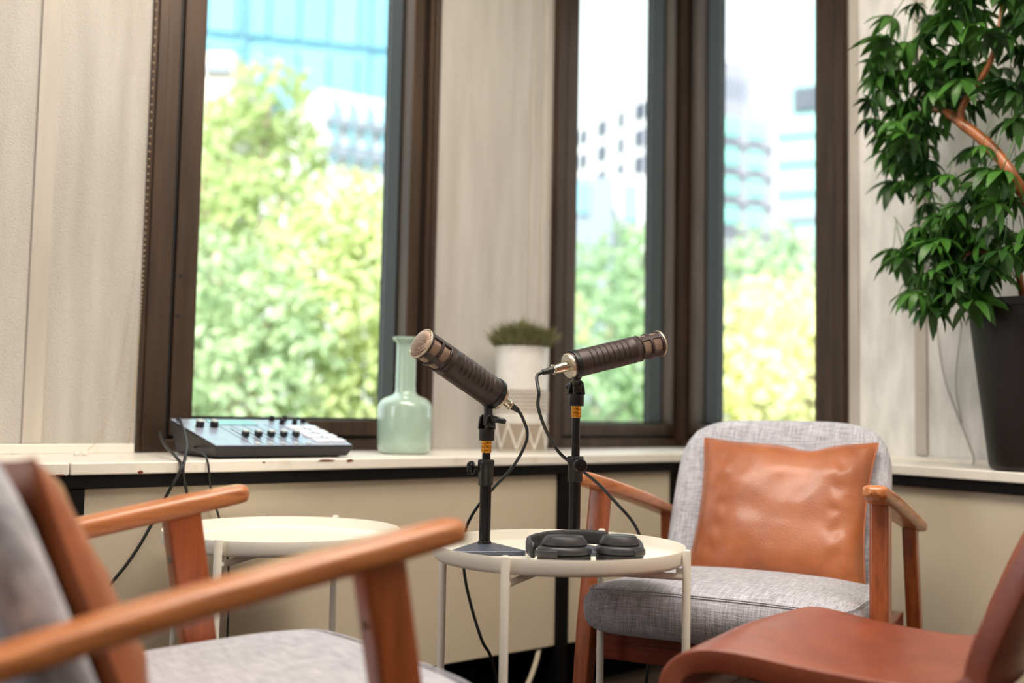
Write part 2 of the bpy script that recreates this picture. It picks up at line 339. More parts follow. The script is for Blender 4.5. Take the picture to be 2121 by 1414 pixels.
pts = [PL(.0075, 0, .012), c0, PR(.0155, 0, .012), PR(.0155, 0, -.16), corner(-.16, -.16), PL(.0075, 0, -.16)]
g.poly([p[:2] for p in pts][::-1], KZ(WIN_B), KZ(WIN_T)); tag(g.out('trim_5', m_bronze, bevel=.003), 'dark bronze corner post between the two corner windows', kind='structure')

# ------------------------------------------------------------------ ledge and its cabinets
DL, DR = .3654, .2215; ZT, ZB = .652, .6296
FC = corner(DL, DR)
led = thing('window_ledge', 'white painted ledge under the windows with chipped red-brown paint spots', 'ledge', (FC.x, FC.y, KZ(ZB))); lo = led.location.copy()
def lpoly(name, pts, z0, z1, mat, par, **k):
    g = G(); g.poly([p[:2] for p in pts], z0, z1); g.v = [tuple(Vector(p) - par.location) for p in g.v]; return g.out(name, mat, par, **k)
lpoly('board', [PL(2.028, 0, .001), PL(2.028, 0, DL), FC, corner(.001, .001)], KZ(ZB), KZ(ZT), m_sill, led, bevel=.003)
lpoly('board', [PL(L_END, 0, .001), PL(L_END, 0, DL), PL(2.030, 0, DL), PL(2.030, 0, .001)], KZ(ZB), KZ(ZT), m_sill, led, bevel=.003)
lpoly('board', [corner(.001, .001), FC, PR(R_END, 0, DR), PR(R_END, 0, .001)], KZ(ZB), KZ(ZT), m_sill, led, bevel=.003)
random.seed(4)
for (tt, zz, ww, hh) in [(2.135, .643, .020, .008), (2.046, .631, .017, .004), (2.085, .631, .020, .003), (1.905, .633, .010, .007), (1.52, .649, .045, .005), (1.465, .648, .020, .006), (1.10, .649, .022, .003), (1.66, .647, .006, .003), (2.19, .637, .02, .006)]:
    g = G(); n = 11; vs = []
    for k in range(n):
        a_ = 2 * PI * k / n; r_ = random.uniform(.7, 1.1)
        h_ = min(max(zz + hh / 2 * r_ * math.sin(a_), ZB + .0006), ZT - .0012)
        vs.append((tt + ww / 2 * r_ * math.cos(a_), h_))
    pts = [PL(p, q, DL + .0003) - lo for p, q in vs] + [PL(p, q, DL + .0009) - lo for p, q in vs]
    g.add(pts, [tuple(range(n)), tuple(range(2 * n - 1, n - 1, -1))] + [(i, i + n, (i + 1) % n + n, (i + 1) % n) for i in range(n)]); g.out('paint_chip', m_chip, led)
def cabinet(label, fn, d, t_in, posts, end):
    base = fn(posts[0], 0, d)
    c = thing('ledge_cabinet', label, 'cabinet', base)
    def part(name, mat, t0, t1, z0, z1, d0, d1, **k):
        g = G(); g.prism(fn, 0, t0, t1, z0, z1, d0, d1); g.v = [tuple(Vector(p) - base) for p in g.v]; return g.out(name, mat, c, **k)
    part('top_rail', m_black, t_in, end, .6055, .629, d - .05, d - .006, bevel=.001)
    for p in posts: part('post', m_black, p - .017, p + .017, .0, .605, d - .045, d - .008, bevel=.001)
    ed = [t_in] + posts + [end]
    for i in range(len(ed) - 1):
        a_ = ed[i] + (.018 if i else .004); b_ = ed[i + 1] - (.018 if i < len(ed) - 2 else .004)
        if b_ - a_ > .05: part('panel', m_panel, a_, b_, .19, .6045, d - .040, d - .020, bevel=.002)
    part('kick_void_board', m_void, t_in, end, .0, .188, d - .12, d - .10)  # black board stands in for the dark void under the panels
    return c
cabinet('cream panelled cabinet with black steel frame under the tall left window', PL, DL, .44, [.841, 2.016, 3.2, 4.4], L_END)
cabinet('cream panelled cabinet with black steel frame under the right ledge behind the far armchair', PR, DR, .44, [.56, 1.75, 2.9, 4.0], R_END)

# ------------------------------------------------------------------ tray tables
def tray_table(label, x, y, a0):
    T = thing('tray_table', label, 'table', (x, y, 0), 0, 'round white tray tables')
    R = .2225
    prof = [(.001, .4965), (R - .020, .4965), (R - .006, .4985), (R - .0015, .502), (R - .0002, .506), (R, .524), (R - .0005, .5255), (R - .002, .524), (R - .0025, .508), (R - .008, .5035), (R - .022, .502), (.001, .502)]
    G().lathe(prof, 96, cap=False).out('tray', m_tray, T, auto=50)
    for k in range(4):
        a = math.radians(a0 + 90 * k); c, s = math.cos(a), math.sin(a); r = R + .0078
        G().lathe([(.0055, 0), (.0068, .002), (.0072, .006), (.0072, .526), (.0064, .5285), (.004, .5295)], 20, Matrix.Translation((c * r, s * r, 0))).out('leg', m_tray, T, auto=40)
    for k in range(2):
        a = math.radians(a0 + 90 * k); c, s = math.cos(a), math.sin(a); r = R + .003; dz = .0 if k == 0 else -.0125
        G().tube([(c * r, s * r, .484), (c * .06, s * .06, .488 + dz * .6), (-c * .06, -s * .06, .488 + dz * .6), (-c * r, -s * r, .484)], .0058, 12).out('cross_bar', m_tray, T, smooth=True)
    for k in range(4):
        a = math.radians(a0 + 90 * k); c, s = math.cos(a), math.sin(a)
        G().box((0, 0, 0), (.016, .003, .018), Matrix.Translation((c * (R - .002), s * (R - .002), .489)) @ Matrix.Rotation(a, 4, 'Z')).out('bracket', m_tray, T)
    return T
tray_table('round white tray table holding the headphones and microphone stands', .0901, 1.8991, 66)
tray_table('empty round white tray table behind the near armchair\'s armrests', -.4305, 2.0517, 74)

# ------------------------------------------------------------------ armchairs
def armchair(label, tip, th, bk):
    Fv = Vector((math.cos(th), math.sin(th), 0)); o = Vector((tip[0], tip[1], 0)) - Fv * .30
    T = thing('armchair', label, 'chair', o, th - PI / 2, 'wooden armchairs with light grey upholstery')
    O = .30                                  # local y of the arm tips
    for s in (-1, 1):
        x = s * .280
        ap = crv([(x, O, .627), (x, O - .03, .622), (x, O - .15, .601), (x, O - .35, .564), (x + s * .004, O - .50, .533), (x + s * .006, O - .60, .512)], 5)
        n = len(ap); sz = []
        for i in range(n):
            u = i / (n - 1); wd = .036 + .018 * math.sin(min(1, u * 2.2) * PI / 2); tk = .024 + .006 * math.sin(PI * min(1, u * 1.2))
            e = math.sqrt(max(0, 1 - (1 - min(1, i / 3.0)) ** 2)) if i < 3 else 1
            if i > n - 3: e = [.8, .35][i - n + 2]
            sz.append((wd * max(.35, e), tk * max(.4, e)))
        G().loft(ap, sz, (0, 0, 1), 24, 3.5).out('armrest', m_arm, T, smooth=True)
        fp = [(s * .277, O - .105, .612), (s * .279, O - .085, .50), (s * .283, O - .055, .33), (s * .290, O - .01, .0)]
        fl_ = G().loft(fp, [(.050, .034), (.050, .034), (.046, .034), (.030, .024)], (1, 0, 0), 24, 9).out('front_leg', m_leg, T, auto=28)
        rp = [(s * .278, O - .545, .520), (s * .279, O - .555, .45), (s * .283, O - .575, .30), (s * .290, O - .62, .0)]
        G().loft(rp, [(.048, .03), (.050, .03), (.044, .03), (.028, .024)], (1, 0, 0), 24, 9).out('rear_leg', m_leg, T, auto=28)
        for (yy, zz) in ((O - .093, .535),):
            for side in (1, -1):
                pass
            G().lathe([(.006, -.001), (.006, .0012), (.0035, .0016), (.0030, -.0002)], 14, axisM((s * .2772, O - .1168, .535), (0, -1, .17))).out('screw', m_screw, fl_)
        G().box((s * .252, O - .32, .305), (.022, .46, .055)).out('side_rail', m_apron, T, bevel=.003)
    G().box((0, O - .055, .300), (.50, .022, .065)).out('front_rail', m_apron, T, bevel=.003)
    G().box((0, O - .555, .300), (.50, .022, .060)).out('rear_rail', m_apron, T, bevel=.003)
    # seat cushion: domed, rounded front
    def slab(nx, ny, fn):
        g = G(); vs = []; fs = []
        for side in (0, 1):
            for i in range(nx + 1):
                for j in range(ny + 1): vs.append(fn(i / nx * 2 - 1, j / ny * 2 - 1, side))
        N = (nx + 1) * (ny + 1); id_ = lambda i, j, sd: sd * N + i * (ny + 1) + j
        for i in range(nx):
            for j in range(ny):
                fs.append((id_(i, j, 1), id_(i + 1, j, 1), id_(i + 1, j + 1, 1), id_(i, j + 1, 1)))
                fs.append((id_(i, j, 0), id_(i, j + 1, 0), id_(i + 1, j + 1, 0), id_(i + 1, j, 0)))
        for i in range(nx):
            fs.append((id_(i, 0, 0), id_(i + 1, 0, 0), id_(i + 1, 0, 1), id_(i, 0, 1))); fs.append((id_(i, ny, 0), id_(i, ny, 1), id_(i + 1, ny, 1), id_(i + 1, ny, 0)))
        for j in range(ny):
            fs.append((id_(0, j, 0), id_(0, j, 1), id_(0, j + 1, 1), id_(0, j + 1, 0))); fs.append((id_(nx, j, 0), id_(nx, j + 1, 0), id_(nx, j + 1, 1), id_(nx, j, 1)))
        return g.add(vs, fs)
    def sq(u, v, e):                         # square to superellipse outline
        m = max(abs(u), abs(v)); 
        if m < 1e-6: return u, v
        r = (abs(u / m) ** e + abs(v / m) ** e) ** (1 / e); return u / r, v / r
    def seat(u, v, sd):
        uu, vv = sq(u, v, 9); m = max(abs(u), abs(v)); q = (1 - m ** 7)
        x = uu * .257; y = (O - .200) + vv * .300
        zt = .432 + .020 * (1 - abs(u) ** 3) * (1 - .5 * v * v) - (.03 * (1 - v) / 2); zb = .335 - .01 * (1 - v) / 2
        mid = (zt + zb) / 2; half = (zt - zb) / 2
        z = mid + (half * (.52 + .48 * q ** .5)) * (1 if sd else -1)
        return (x * (1 - (0 if sd else .015)), y, z)
    slab(28, 28, seat).out('seat', m_fab, T, smooth=True, sub=1)
    
    # piping seam round the top edge of the seat
    ring = []
    for k in range(96):
        a = 2 * PI * k / 96; u, v = math.cos(a), math.sin(a); m = max(abs(u), abs(v)); p = Vector(seat(u / m * .955, v / m * .955, 1)); ring.append(p + Vector((0, 0, .0006)))
    G().tube(ring + ring[:1], .0018, 6).out('seam', m_fab, T, smooth=True)
    def back_(u, v, sd):
        uu, vv = sq(u, v, 4.6); m = max(abs(u), abs(v)); q = (1 - m ** 6) ** .5
        wd = .252 - .010 * (vv + 1) / 2
        zz = .550 + vv * .198; lean = -.42 * (zz - .40); yc = O - .395 + bk + lean
        th_ = .040 * (.55 + .45 * q)
        yy = yc + (th_ if sd == 0 else -th_) - .012 * (1 - uu * uu) * (1 if sd == 0 else 0)
        return (uu * wd, yy, zz)
    slab(26, 26, back_).out('backrest', m_fab, T, smooth=True, sub=1)
    return T
th2, th1 = math.radians(-117), math.radians(37.8)
armchair('wooden armchair upholstered in light grey, standing in the corner behind the tray table with headphones', (.392, 2.008), th2, -.035)
armchair('wooden armchair with light grey seat at the lower left, nearest the camera', (-.223, 1.395), th1, .04)
def cushion(label, M, sx, sy, T_, seed, back=None):
    g = G(); n = 34; vs = []
    rnd = random.Random(seed)
    def pt(i, j, sd):
        u = i / n * 2 - 1; v = j / n * 2 - 1
        x = u * sx / 2 * (1 - .085 * (1 - v * v) * abs(u)); y = v * sy / 2 * (1 - .075 * (1 - u * u) * abs(v))
        y -= .014 * math.exp(-((u - .25) / .22) ** 2) * max(0, v) ** 3
        t_ = T_ / 2 * ((1 - u ** 4) * (1 - v ** 4)) ** .55
        t_ *= 1 - .12 * v
        e = 1 - max(abs(u), abs(v)) ** 8
        nz = noise.noise(Vector((u * 2.2 + seed, v * 2.2, sd * 3))) * .007 + noise.noise(Vector((u * 5 + seed, v * 3, 5 + sd))) * .0012 + .005 * abs(noise.noise(Vector((u * 3, v * 7 + seed, 2)))) * max(0, abs(u) - .45) ** .8 + .003 * abs(noise.noise(Vector((u * 2, v * 6 + seed, 7)))) * max(0, -v)
        if (abs(u) - .75) * (abs(v) - .75) > 0 and abs(u) > .6: nz += .003 * math.sin(18 * (abs(u) + abs(v)))* e
        return (x, y, (t_ + nz * e * (1 if t_ > .004 else 0)) * (1 if sd else -.45))
    for sd in (0, 1):
        for i in range(n + 1):
            for j in range(n + 1): vs.append(pt(i, j, sd))
    N = (n + 1) ** 2; id_ = lambda i, j, sd: sd * N + i * (n + 1) + j
    f1, f0 = [], []
    for i in range(n):
        for j in range(n):
            f1.append((id_(i, j, 1), id_(i + 1, j, 1), id_(i + 1, j + 1, 1), id_(i, j + 1, 1))); f0.append((id_(i, j, 0), id_(i, j + 1, 0), id_(i + 1, j + 1, 0), id_(i + 1, j, 0)))
    C_ = thing('cushion', label, 'cushion', group='square leather cushions', M=M)
    G().add(vs, f1).out('front_cover', m_lea, C_, smooth=True, sub=1)
    G().add(vs, f0).out('back_cover', back or m_lea, C_, smooth=True, sub=1)
    rim = [pt(i, 0, 1) for i in range(n)] + [pt(n, j, 1) for j in range(n)] + [pt(n - i, n, 1) for i in range(n)] + [pt(0, n - j, 1) for j in range(n + 1)]
    G().tube([(p[0], p[1], 0) for p in rim], .0022, 6).out('seam', m_lea, C_, smooth=True)
    return C_
def cushM(tip, th, lx, y_b, z_b, lean, half, yaw=0, roll=0):
    Fv = Vector((math.cos(th), math.sin(th), 0)); Rv = Vector((Fv.y, -Fv.x, 0))
    Fq = Fv * math.cos(yaw) + Rv * math.sin(yaw); Rq = Vector((Fq.y, -Fq.x, 0))
    upv = (Vector((0, 0, 1)) * math.cos(lean) - Fq * math.sin(lean)).normalized(); nrm = Rq.cross(upv) * -1
    xa = -Rq; 
    xa2 = xa * math.cos(roll) + upv * math.sin(roll); up2 = upv * math.cos(roll) - xa * math.sin(roll)
    nz = xa2.cross(up2)
    c = Vector((tip[0], tip[1], 0)) + Rv * lx + Fv * y_b + Vector((0, 0, z_b)) + upv * half
    return Matrix(((xa2.x, up2.x, nz.x, c.x), (xa2.y, up2.y, nz.y, c.y), (xa2.z, up2.z, nz.z, c.z), (0, 0, 0, 1)))
cushion('square tan leather cushion leaning in the corner armchair', cushM((.392, 2.008), th2, -.02, -.338, .380, .48, .180), .395, .366, .11, 3)
cushion('tan leather cushion in the armchair nearest the camera, seen past its backrest', cushM((-.223, 1.395), th1, .01, -.298, .402, .40, .162), .395, .33, .085, 8)

# ------------------------------------------------------------------ tan leather tub chair, lower right
def tub_chair():
    o = Vector((.349, 1.607, 0)); Fv = Vector((-.85, .53, 0)).normalized(); th = math.atan2(Fv.y, Fv.x)
    T = thing('leather_chair', 'red-brown leather chair with smooth shell seat at the lower right', 'chair', o, th - PI / 2)
    g = G(); na, nb = 28, 40; vs = []
    for i in range(na + 1):
        a = i / na * 2 - 1; aa = abs(a)
        D = .385 - .03 * aa ** 2 - .03 * (a > 0) * a * a; W = .232
        prof = [(.006, .362), (.014, .382), (.008, .404), (-.018, .417), (-.06, .419 - .005 * (1 - aa)), (-.5 * D, .409 - .010 * (1 - aa ** 2)), (-.86 * D, .407 - .006 * (1 - aa)), (-D, .432), (-D - .016, .48), (-D - .06, .58), (-D - .105, .67 - .012 * aa ** 3), (-D - .15, .77 - .03 * aa ** 3)]
        pr = crv([(0, y, z) for y, z in prof], 4)
        for k, p in enumerate(pr):
            p.y -= .045 * max(0, a) ** 1.5 * max(0, 1 - k / (len(pr) - 1) * 1.6)
            u = k / (len(pr) - 1)
            wx = W * (1 - .22 * min(1, u * 1.7))
            xx = math.copysign(aa ** .92, a) * wx
            cr = 1 - .18 * max(0, 1 - u * 5) * aa ** 6
            vs.append((xx * (1 - .03 * max(0, 1 - u * 6) * aa ** 8), p.y - .02 * max(0, 1 - u * 4) * aa ** 5, p.z))
    m = len(pr)
    fs = [(i * m + k, (i + 1) * m + k, (i + 1) * m + k + 1, i * m + k + 1) for i in range(na) for k in range(m - 1)]
    g.add(vs, fs); sh = g.out('seat_shell', m_lea2, T, smooth=True)
    so = sh.modifiers.new('solid', 'SOLIDIFY'); so.thickness = .03; so.offset = -1
    bv = sh.modifiers.new('bevel', 'BEVEL'); bv.width = .008; bv.segments = 3; bv.limit_method = 'ANGLE'
    for sx in (-1, 1):
        for (yy, y2) in ((-.08, -.03), (-.26, -.34)):
            G().loft([(sx * .15, yy, .378), (sx * .19, y2, 0)], [(.034, .034), (.022, .022)], (1, 0, 0), 16, 2.5).out('leg', m_leg, T, smooth=True)
    G().box((0, -.17, .366), (.30, .22, .02)).out('seat_support', m_apron, T, bevel=.003)
    return T
tub_chair()

# ------------------------------------------------------------------ microphones and stands
def mic(label, tail, head, fat):
    tail, head = Vector(tail), Vector(head); M = axisM(tail, head - tail) @ Matrix.Diagonal((fat, fat, 1, 1))
    T = thing('microphone', label, 'microphone', group='large black broadcast microphones', M=M)
    R = .0265; L = .214
    grooves = [.040 + .0115 * k for k in range(8)]
    pr = [(.0185, .0), (.024, .003), (R - .001, .008), (R, .012)]
    for gz in grooves: pr += [(R + .0003, gz - .0016), (R - .0017, gz - .0004), (R - .0014, gz + .0004), (R, gz + .0014)]
    pr += [(R, .138), (R + .0003, .1385), (R + .0003, .1395), (R, .140), (R - .0005, .1505), (R - .003, .152)]
    def rf(r, z, a):                                    # grooves run round the upper two thirds only
        if .038 < z < .125 and r < R: return r + (R - r) * (1 if math.sin(a) < -.45 else 0)
        return r
    G().lathe(pr, 72, rf=rf).out('body', m_micb, T, auto=35)
    for gz in grooves[:7]:
        for sgn in (-1,):
            a = math.radians(205); G().box((0, 0, 0), (.0012, .0035, .0022), Matrix.Translation((math.cos(a) * (R - .0004), math.sin(a) * (R - .0004), gz + .0055)) @ Matrix.Rotation(a, 4, 'Z')).out('vent_slot', m_gasket, T)
    G().lathe([(.0235, .1521), (.0235, .201)], 48, cap=False).out('side_grille', m_gr_c, T, smooth=True)
    dome = [(.0247, .2035)] + [(.0247 * math.cos(q), .2035 + .0095 * math.sin(q)) for q in [PI / 2 * k / 8 for k in range(1, 8)]] + [(.0005, .213)]
    G().lathe(dome, 48, cap=False).out('front_grille', m_gr_d, T, smooth=True)
    G().lathe([(.0262, .2015), (.0268, .203), (.0262, .2052), (.0248, .2056), (.0244, .204)], 56, cap=False).out('front_ring', m_champ, T, smooth=True)
    for (z0, z1, nm) in ((.197, .2014, 'cage_ring'), (.1725, .1775, 'cage_ring'), (.1521, .1545, 'cage_ring')):
        G().lathe([(.0235, z0), (.0262, z0), (.0268, (z0 + z1) / 2), (.0262, z1), (.0235, z1), (.0235, z0)], 56, cap=False).out(nm, m_micb, T, auto=40)
    for k in range(4):
        a0 = math.radians(45 + 90 * k); vs = []; n = 5
        for rr in (.0237, .0266):
            for j in range(n + 1):
                a = a0 + math.radians(24) * (j / n - .5)
                for z in (.1546, .1969): vs.append((rr * math.cos(a), rr * math.sin(a), z))
        N = (n + 1) * 2; fs = []
        for j in range(n):
            fs.append((N + 2 * j, N + 2 * j + 2, N + 2 * j + 3, N + 2 * j + 1)); fs.append((2 * j, 2 * j + 1, 2 * j + 3, 2 * j + 2))
        fs.append((0, N, N + 1, 1)); fs.append((2 * n, 2 * n + 1, N + 2 * n + 1, N + 2 * n))
        G().add(vs, fs).out('cage_bar', m_micb, T)
    G().lathe([(.014, -.0035), (.0235, -.0035), (.0245, -.002), (.0245, .0028), (.0185, .0029)], 48).out('end_ring', m_champ, T, auto=40)
    return T, M
MT1, MH1 = (-.0245, 2.020, .7838), (-.1730, 1.892, .8812)
MT2, MH2 = (.1068, 1.975, .8428), (.2962, 2.062, .8961)
mic('black microphone tilted up to the left, its round grille facing the viewer', MT1, MH1, 1.09)
mic('black microphone pointing right in front of the corner window', MT2, MH2, .96)
def stand(label, x, y, ztop, zc, knob, mt, mh, plate_a, lever_l, lever, fat):
    T = thing('microphone_stand', label, 'stand', (x, y, .502), 0, 'black desk microphone stands')
    b = T.location.copy(); Z = lambda z: z - .502
    # base plate: rounded triangle, pole near its apex
    pts = []; ca, sa = math.cos(plate_a), math.sin(plate_a)
    for (px, py, r) in [(-.010, .012, .014), (-.050, -.082, .016), (.058, -.082, .016), (.014, .012, .014)][::1]:
        pass
    def rc(cx, cy, r, a0, a1): return [(cx + r * math.cos(math.radians(a0 + (a1 - a0) * k / 6)), cy + r * math.sin(math.radians(a0 + (a1 - a0) * k / 6))) for k in range(7)]
    pl = rc(0, .008, .018, 30, 150) + rc(-.052, -.100, .014, 170, 270) + rc(.052, -.100, .014, 270, 370)
    pl = [(u * ca - v * sa, u * sa + v * ca) for u, v in pl]
    G().poly(pl, .0005, .0085).out('base_plate', m_base, T, bevel=.0022, seg=3)
    G().lathe([(.0135, .0085), (.0125, .0120), (.0108, .013), (.0108, Z(zc) + .002)], 28).out('lower_pole', m_blks, T, auto=40)
    G().lathe([(.0132, Z(zc)), (.0142, Z(zc) + .003), (.0142, Z(zc) + .034), (.0155, Z(zc) + .036), (.0155, Z(zc) + .046), (.0145, Z(zc) + .048), (.0085, Z(zc) + .0485)], 28).out('clutch', m_blk, T, auto=40)
    kd = Vector((math.cos(knob), math.sin(knob), 0))
    G().lathe([(.004, .0), (.004, .008), (.011, .0085), (.0130, .011), (.0130, .017), (.011, .0205), (.004, .0215)], 28, axisM(kd * .0145 + Vector((0, 0, Z(zc) + .032)), kd)).out('clutch_knob', m_blks, T, auto=50)
    G().lathe([(.0078, Z(zc) + .03), (.0078, Z(ztop) - .002)], 24).out('upper_pole', m_blks, T, auto=40)
    z0 = Z(ztop)
    G().lathe([(.0085, z0 - .002), (.0096, z0), (.0096, z0 + .004), (.0088, z0 + .0045), (.0096, z0 + .007), (.0096, z0 + .012), (.0088, z0 + .0125), (.0096, z0 + .0145), (.0092, z0 + .0205)], 28).out('thread_adapter', m_gold, T, auto=35)
    z1 = z0 + .0205
    G().lathe([(.0135, z1), (.0145, z1 + .002), (.0145, z1 + .022), (.0130, z1 + .023)], 32).out('clip_collar', m_blk, T, auto=40)
    tail = Vector(mt) - b; ax = (Vector(mh) - Vector(mt)).normalized(); rp = tail + ax * .012
    piv = Vector((0, 0, z1 + .040))
    side = Vector((ax.y, -ax.x, 0)).normalized()
    g = G()
    for s_ in (-1, 1):
        p0 = Vector((0, 0, z1 + .022)) + side * s_ * .0095; p1 = piv + side * s_ * .0095 + Vector((0, 0, .005))
        g.loft([p0, p0.lerp(p1, .55), p1, p1 + Vector((0, 0, .004))], [(.026, .005), (.023, .005), (.018, .005), (.008, .005)], side, 16, 5)
    g.out('clip_fork', m_blk, T, smooth=True)
    # tongue up to the ring that grips the tail of the microphone
    down = (Vector((0, 0, -1)) + ax * ax.z).normalized(); foot = rp + down * .0272 * fat
    mid = piv.lerp(foot, .55) + ax * -.002
    G().loft(crv([piv - Vector((0, 0, .012)), piv, mid, foot, foot + down * -.002], 4), (.016, .011), side, 16, 4).out('clip_arm', m_blk, T, smooth=True)
    G().lathe([(.0268 * fat, -.005), (.0280 * fat, -.005), (.0285 * fat, 0), (.0280 * fat, .005), (.0268 * fat, .005), (.0268 * fat, -.005)], 48, axisM(rp, ax), cap=False).out('clip_ring', m_blk, T, auto=40)
    ld = side * lever
    G().lathe([(.0028, -.0145), (.0028, .015)], 14, axisM(piv, ld)).out('pivot_bolt', m_blks, T, smooth=True)
    lv = Vector((ld.x * .4 + ax.x * -.3, ld.y * .4 - abs(ax.y) * .3, 0)).normalized()
    G().loft([piv + ld * .012 + lv * -.006, piv + ld * .015 + lv * .010 * lever_l, piv + ld * .018 + lv * .030 * lever_l + Vector((0, 0, -.003))], [(.012, .016), (.010, .012), (.0095, .0095)], (0, 0, 1), 16, 2.4).out('clip_lever', m_blk, T, smooth=True)
    return T
stand('black stand on the left of the tray, its dark triangular foot in view', -.044, 2.000, .680, .617, PI * .93, MT1, MH1, .10, 1.0, -1, 1.09)
stand('black stand at the back of the tray, rising behind the headphones', .1245, 2.020, .748, .626, -PI * .42, MT2, MH2, .06, .35, -1, .96)

def cable(name, label, pts, r, cat, n=8, group=None):
    o = Vector(pts[-1]); g = G(); g.tube([Vector(p) - o for p in crv(pts, n)], r, 10); T = thing(name, label, cat, o, 0, group)
    g.out('lead', m_cable, T, smooth=True); return T
def plug(T, tail, ax):
    """nickel connector and rubber boot pushed on the microphone's end"""
    M = Matrix.Translation(-T.location) @ axisM(Vector(tail) - Vector(ax) * .0038, -Vector(ax))
    G().lathe([(.0098, .0), (.0100, .010), (.0092, .012), (.0078, .027), (.0095, .0275), (.0098, .030), (.0078, .0315)], 28, M).out('connector', m_chrome, T, auto=40)
    G().lathe([(.0072, .0316), (.0064, .036), (.0050, .052), (.0032, .053)], 20, M).out('boot', m_cable, T, auto=40)
    return Vector(tail) - Vector(ax) * .0565
ax1 = (Vector(MH1) - Vector(MT1)).normalized(); ax2 = (Vector(MH2) - Vector(MT2)).normalized()
e1 = Vector(MT1) - ax1 * .056; e2 = Vector(MT2) - ax2 * .056
c1 = cable('microphone_cable', 'black cable curving down from the left microphone behind the tray', [e1, e1 - ax1 * .012 + Vector((0, 0, -.006)), (.0335, 2.080, .715), (.026, 2.083, .683), (.004, 2.09, .645), (-.030, 2.11, .606), (-.062, 2.135, .566), (-.083, 2.15, .527), (-.090, 2.17, .493), (-.087, 2.17, .43), (-.073, 2.17, .368), (-.049, 2.17, .297), (-.027, 2.19, .25), (.0, 2.24, .12), (.03, 2.32, .004), (.10, 2.42, .004)], .0032, 'cable', group='microphone cables')
plug(c1, MT1, ax1)
c2 = cable('microphone_cable', 'black cable looping from the right microphone across its stand and behind the tray', [e2, e2 - ax2 * .010 + Vector((-.002, 0, -.006)), (.0505, 1.925, .790), (.050, 1.94, .765), (.066, 1.975, .723), (.092, 2.02, .682), (.125, 2.055, .655), (.166, 2.08, .625), (.210, 2.11, .582), (.247, 2.135, .542), (.268, 2.15, .502), (.288, 2.15, .445), (.297, 2.15, .398), (.294, 2.14, .333), (.284, 2.14, .277), (.278, 2.14, .226), (.27, 2.16, .10), (.27, 2.2, .004), (.20, 2.3, .004)], .0032, 'cable', group='microphone cables')
plug(c2, MT2, ax2)

# ------------------------------------------------------------------ headphones
hp = thing('headphones', 'charcoal over-ear headphones lying folded flat on the white tray', 'headphones', (.14, 1.84, .502))
hb = hp.location.copy()
def cup(cx, cy, sx, sy, rot, tilt):
    M = Matrix.Translation(Vector((cx, cy, .5025)) - hb) @ Matrix.Rotation(rot, 4, 'Z') @ Matrix.Diagonal((sx, sy, 1, 1))
    def G2(pr, name, mat): return G().lathe(pr, 56, M).out(name, mat, hp, auto=45)
    G2([(.92, 0), (.985, .002), (1, .006), (1, .0150), (.95, .0165)], 'ear_pad', m_hpad)
    sh = G2([(.93, .0165), (1.03, .018), (1.04, .022), (.98, .028), (.86, .0305), (.80, .031)], 'cup_shell', m_hp)
    M2 = M @ Matrix.Rotation(tilt, 4, 'Y')
    G().lathe([(.82, .0312), (.87, .033), (.85, .036), (.72, .0450), (.68, .0465), (.4, .0472), (.01, .0474)], 56, M).out('cup_cap', m_hp, hp, auto=60)
    return sh
cup(.0945, 1.806, .0455, .036, .15, .0)
cup(.1895, 1.826, .0400, .035, -.10, .0)
def band(pts, name, mat, wd, tk, z=0):
    G().loft(crv([Vector(p) - hb for p in pts], 6), (tk, wd), (0, 0, 1), 16, 3.2).out(name, mat, hp, smooth=True)
band([(.0425, 1.818, .522), (.036, 1.85, .524), (.0375, 1.88, .526), (.050, 1.905, .528)], 'band_end', m_hp, .026, .011)
band([(.049, 1.904, .528), (.075, 1.925, .531), (.11, 1.936, .533), (.148, 1.935, .533), (.178, 1.925, .532)], 'headband', m_hpad, .025, .013)
band([(.176, 1.926, .532), (.190, 1.919, .532), (.197, 1.915, .531)], 'slider', m_chrome, .016, .007)
band([(.196, 1.916, .531), (.214, 1.902, .530), (.226, 1.882, .527), (.229, 1.858, .523), (.228, 1.838, .520)], 'band_end', m_hp, .022, .010)
band([(.047, 1.795, .521), (.054, 1.779, .5225), (.066, 1.7705, .5230), (.082, 1.7672, .5225)], 'yoke', m_hp, .011, .006)
band([(.2305, 1.838, .521), (.231, 1.822, .522), (.224, 1.806, .523), (.212, 1.794, .523)], 'yoke', m_hp, .011, .005)

# ------------------------------------------------------------------ audio mixer on the ledge
mxw, mxd = .315, .235
fl0, fr0 = PL(1.742, ZT, .322), PL(1.427, ZT, .322)
mb = thing('audio_mixer', 'compact black audio mixer with knobs and pads on the ledge', 'mixer', PL(1.742, ZT, .322), math.atan2(uL.y, uL.x))
mb.scale = (KS,) * 3
def MXP(u, v, h=0):                        # on the sloped face: u 0..1 across, v 0..1 front to back
    return Vector((u * mxw, v * mxd, .026 + v * .050 + h))
g = G()
vs = [(.010, .012, .003), (mxw - .010, .012, .003), (mxw - .012, mxd - .02, .003), (.012, mxd - .02, .003),
      (0, 0, .024), (mxw, 0, .024), (mxw, mxd, .0725), (0, mxd, .0725)]
g.add(vs, [(3, 2, 1, 0), (0, 1, 5, 4), (1, 2, 6, 5), (2, 3, 7, 6), (3, 0, 4, 7), (4, 5, 6, 7)]); g.out('body', m_mixb, mb, bevel=.003)
ang = math.atan2(.050, mxd); MS = lambda u, v, h=0: Matrix.Translation(MXP(u, v, h)) @ Matrix.Rotation(ang, 4, 'X')
G().box((0, 0, 0), (mxw - .006, mxd - .006, .0025), MS(.5, .5, -.0010)).out('face_plate', m_mixt, mb, bevel=.001)
m_scr = plain('pale_cyan_screen', srgb(150, 206, 216), .15)
